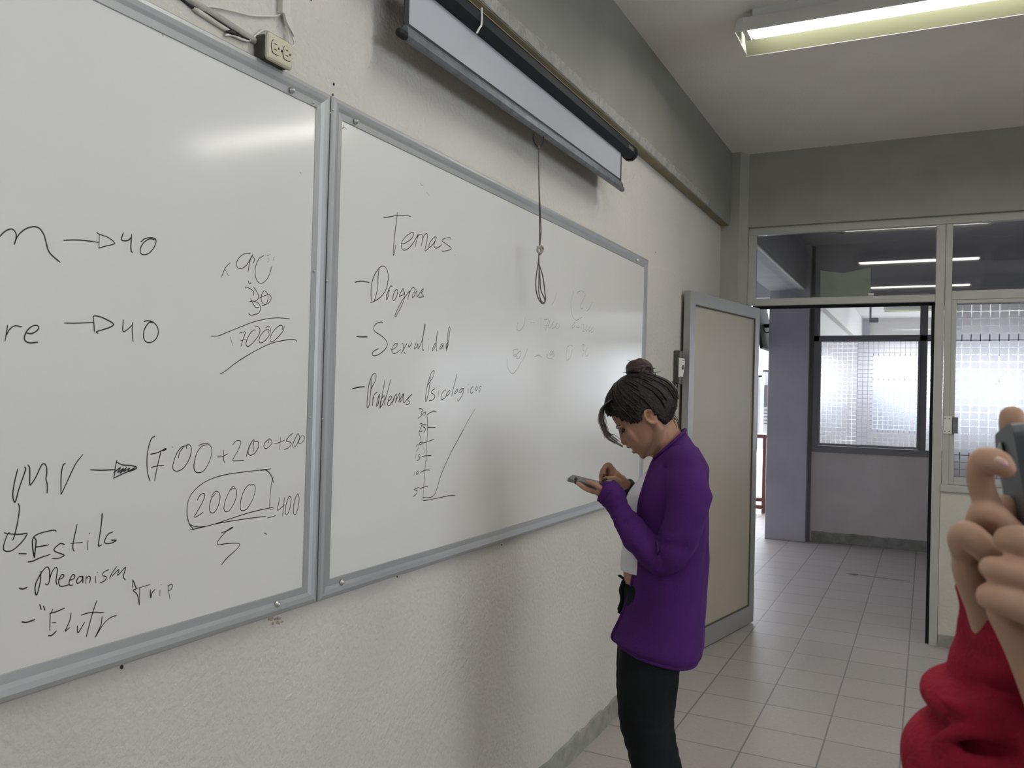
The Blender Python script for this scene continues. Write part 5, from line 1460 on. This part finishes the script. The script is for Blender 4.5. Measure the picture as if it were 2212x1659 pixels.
add_loft(bm, [ringxy(*a) for a in ((.78, .09, .15), (.86, .105, .165), (.95, .095, .15), (1.05, .09, .135), (1.15, .10, .145), (1.25, .11, .16), (1.33, .10, .17), (1.39, .075, .13), (1.42, .05, .06))])
bodytube([(BXc, BYc, 1.36, .055), (BXc - .01, BYc, 1.44, .05), (BXc - .02, BYc, 1.50, .05)])
add_loft(bm, [ringxy(*a) for a in ((1.425, .03, .025, -.06), (1.445, .055, .045, -.045), (1.475, .080, .062, -.03), (1.51, .093, .070, -.02), (1.55, .098, .073, -.015), (1.60, .094, .071, -.01), (1.635, .075, .058, -.008), (1.655, .04, .03, -.005))])
for k in range(5):
    add_ball(bm, (BXc - .104 - .0032 * k, BYc, 1.545 - .008 * k), (.008, .006 + .0013 * k, .008))
for s_ in (1, -1):
    add_ball(bm, (BXc, BYc + .073 * s_, 1.53), (.016, .007, .028))
    bodytube([(BXc, BYc + .085 * s_, .82, .085), (BXc - .01, BYc + .09 * s_, .62, .07), (BXc - .01, BYc + .09 * s_, .47, .052), (BXc + .01, BYc + .09 * s_, .33, .05), (BXc + .015, BYc + .09 * s_, .10, .034)])
bd2 = remesh('body', bm, M['skin2'], p2, 0.0018, 4, 0.5)
bm = bmesh.new()
nd = (K(2172, 1010, .480) - K(2142, 994, .485)).normalized()
nside = nd.cross(fwd).normalized()
add_ball(bm, K(2160, 1001, .4795), (rpx(19, .48), rpx(14, .48), rpx(22, .48)), rot=Matrix((nd, nside, nd.cross(nside))).transposed())
obj('fingernail', bm, M['nailpink'], bd2, True)
for s_ in (1, -1):
    bm = bmesh.new(); add_ball(bm, (BXc - .103, BYc + .031 * s_, 1.547), (.009, .013, .006)); obj('eye', bm, M['eye'], bd2, True)
    bm = bmesh.new(); add_tube(bm, [(BXc - .111, BYc + .014 * s_, 1.566), (BXc - .108, BYc + .033 * s_, 1.571), (BXc - .094, BYc + .050 * s_, 1.565)], [.003, .003, .0018], 6); obj('eyebrow', bm, M['hair'], bd2, True)
bm = bmesh.new(); add_tube(bm, [(BXc - .096, BYc - .022, 1.478), (BXc - .106, BYc, 1.477), (BXc - .096, BYc + .022, 1.478)], [.003, .0065, .003], 8); obj('lips', bm, M['lips'], bd2, True)
bm = bmesh.new()
add_loft(bm, [ringxy(*a) for a in ((1.48, .055, .078, .05), (1.54, .085, .083, .025), (1.60, .105, .083, -.004), (1.645, .085, .067, -.006), (1.668, .045, .035, -.005))])
for s_ in (1, -1):
    add_tube(bm, spline([(BXc + .01, BYc + .06 * s_, 1.62), (BXc + .02, BYc + .085 * s_, 1.53), (BXc + .03, BYc + .09 * s_, 1.42), (BXc + .04, BYc + .09 * s_, 1.28)], 5), .024, 12)
add_tube(bm, spline([(BXc + .05, BYc, 1.62), (BXc + .10, BYc, 1.52), (BXc + .10, BYc, 1.40), (BXc + .12, BYc, 1.25)], 5), .06, 14)
remesh('hair', bm, M['hair'], p2, .008, 3)
# red fleece: bunched sleeve of hand A, second sleeve, trunk
bm = bmesh.new()
def flat_ring(ul, ur, v, dep, hd, n=30):
    a, b = K(ul, v, dep), K(ur, v, dep)
    c, h = (a + b) / 2, (b - a) / 2
    back = Vector((fwd.x, fwd.y, 0)).normalized()
    return [c + h * math.cos(2 * PI * k / n) + back * (hd * math.sin(2 * PI * k / n)) for k in range(n)]
sl_rows = [(2066, 2118, 1262, .524, .009), (2080, 2138, 1300, .522, .016), (2096, 2160, 1340, .518, .026), (2097, 2190, 1366, .518, .034), (2101, 2230, 1396, .522, .041), (2092, 2260, 1414, .525, .043), (2074, 2290, 1430, .529, .043),
           (2063, 2310, 1452, .536, .041), (2062, 2315, 1472, .536, .042), (2036, 2330, 1476, .535, .048), (2014, 2340, 1488, .535, .051), (2004, 2345, 1508, .534, .053), (2010, 2345, 1530, .534, .053), (2026, 2345, 1550, .535, .050), (2036, 2345, 1562, .536, .048),
           (2020, 2350, 1574, .536, .052), (1996, 2360, 1592, .536, .058), (1976, 2370, 1620, .536, .063), (1968, 2380, 1655, .537, .066), (1970, 2390, 1700, .540, .068), (1985, 2390, 1760, .545, .066)]
add_loft(bm, [flat_ring(*r) for r in smooth_rows(sl_rows, 4)])
P = [K(2180, 1690, .541), K(2195, 1760, .546), K(2195, 1760, .546).lerp(EA, .6), EA, EA.lerp(SA, .5), SA]
add_tube(bm, spline(P, 4), resample([.058, .062, .066, .066, .068, .078], 4), 28)
wrinkle(bm, .002, 30, 2, (1, 1, .6))
# crossing folds of the bunched cloth
for pts, r in (([(2040, 1512), (2085, 1532), (2140, 1552), (2230, 1556)], 15), ([(2022, 1606), (2065, 1584), (2120, 1582), (2200, 1596), (2300, 1606)], 18), ([(2010, 1650), (2070, 1640), (2140, 1656), (2230, 1662)], 16)):
    add_tube(bm, spline([K(u, v, .543 - .050 * math.sqrt(max(0.03, 1 - ((u - 2185) / 185.0) ** 2))) for u, v in pts], 5), rpx(r, .5), 12)
PB2 = [K(2400, 1620, .464), K(2400, 1700, .466), wb_.lerp(EB, .5), EB, EB.lerp(SB, .5), SB]
add_tube(bm, spline(PB2, 5), resample([.032, .042, .055, .062, .066, .078], 5), 22)
add_loft(bm, [ringxy(*a) for a in ((.76, .125, .185), (.82, .13, .19), (.95, .12, .175), (1.05, .115, .165), (1.15, .125, .175), (1.25, .135, .19), (1.33, .125, .20), (1.39, .095, .15), (1.425, .066, .075))])
remesh('fleece', bm, M['red'], p2, .0035, 4, .5)
bm = bmesh.new()
add_loft(bm, [ringxy(*a) for a in ((.72, .115, .175), (.80, .12, .18), (.90, .105, .165))])
for s_ in (1, -1):
    bodytube_pts = [(BXc, BYc + .088 * s_, .80, .095), (BXc - .01, BYc + .092 * s_, .62, .082), (BXc - .01, BYc + .092 * s_, .47, .066), (BXc + .01, BYc + .092 * s_, .33, .062), (BXc + .012, BYc + .092 * s_, .06, .056)]
    add_tube(bm, spline([Vector(p[:3]) for p in bodytube_pts], 5), resample([p[3] for p in bodytube_pts], 5), 18)
remesh('trousers', bm, M['trousers'], p2, .008, 3)
for s_ in (1, -1):
    bm = bmesh.new()
    rings = []
    for d_, w_, h_ in ((-.085, .028, .075), (-.06, .036, .085), (0.0, .038, .080), (.06, .042, .058), (.12, .042, .042), (.155, .030, .030), (.168, .012, .018)):
        rings.append([Vector((BXc + .01 - d_, BYc + .092 * s_ + w_ * math.copysign(abs(math.cos(q)) ** .75, math.cos(q)), .002 + h_ * .5 * (1 + math.copysign(abs(math.sin(q)) ** .75, math.sin(q))))) for q in [2 * PI * k / 18 for k in range(18)]])
    add_loft(bm, rings)
    obj('shoe', bm, M['shoe'], p2, True)
seat_at(p2, (BXc, BYc, 0))

# the phone they hold up, seen along its edge
p3 = empty('phone', 'dark slate phone held upright in both hands by the person in red', 'phone')
c0, c1 = K(2192, 922, .520), K(2236, 1190, .505)
up_ = (c0 - c1).normalized()
wd_ = (fwd * 0.93 + rgt * 0.36)
wd_ = (wd_ - up_ * wd_.dot(up_)).normalized()
tk = up_.cross(wd_).normalized()
def slab2(name, w0, w1, h0, h1, t0, t1, m, r=.009):
    bm = bmesh.new()
    prof = []
    for cx_, cy_, q0 in ((w1 - r, h1 - r, 0), (w0 + r, h1 - r, PI / 2), (w0 + r, h0 + r, PI), (w1 - r, h0 + r, 1.5 * PI)):
        for k in range(6):
            q = q0 + PI / 2 * k / 5
            prof.append((cx_ + r * math.cos(q), cy_ + r * math.sin(q)))
    add_prism(bm, prof, c0 + tk * t0, c0 + tk * t1, wd_, up_)
    bmesh.ops.bevel(bm, geom=[e for e in bm.edges if len(e.link_faces) == 2 and e.calc_face_angle(0) > 1.0], offset=.0012, segments=2, affect='EDGES')
    return obj(name, bm, m, p3)
if tk.dot(rgt) < 0: tk = -tk
slab2('phone_body', -.030, .040, -.140, 0.0, -.0062, .0062, M['phoneback'])
slab2('screen', -.028, .038, -.136, -.004, .0060, .0068, M['glassblack'], .007)
slab2('camera_bump', .006, .022, -.030, -.008, -.0078, -.0060, M['glassblack'], .004)
seat_at(p3, c1)
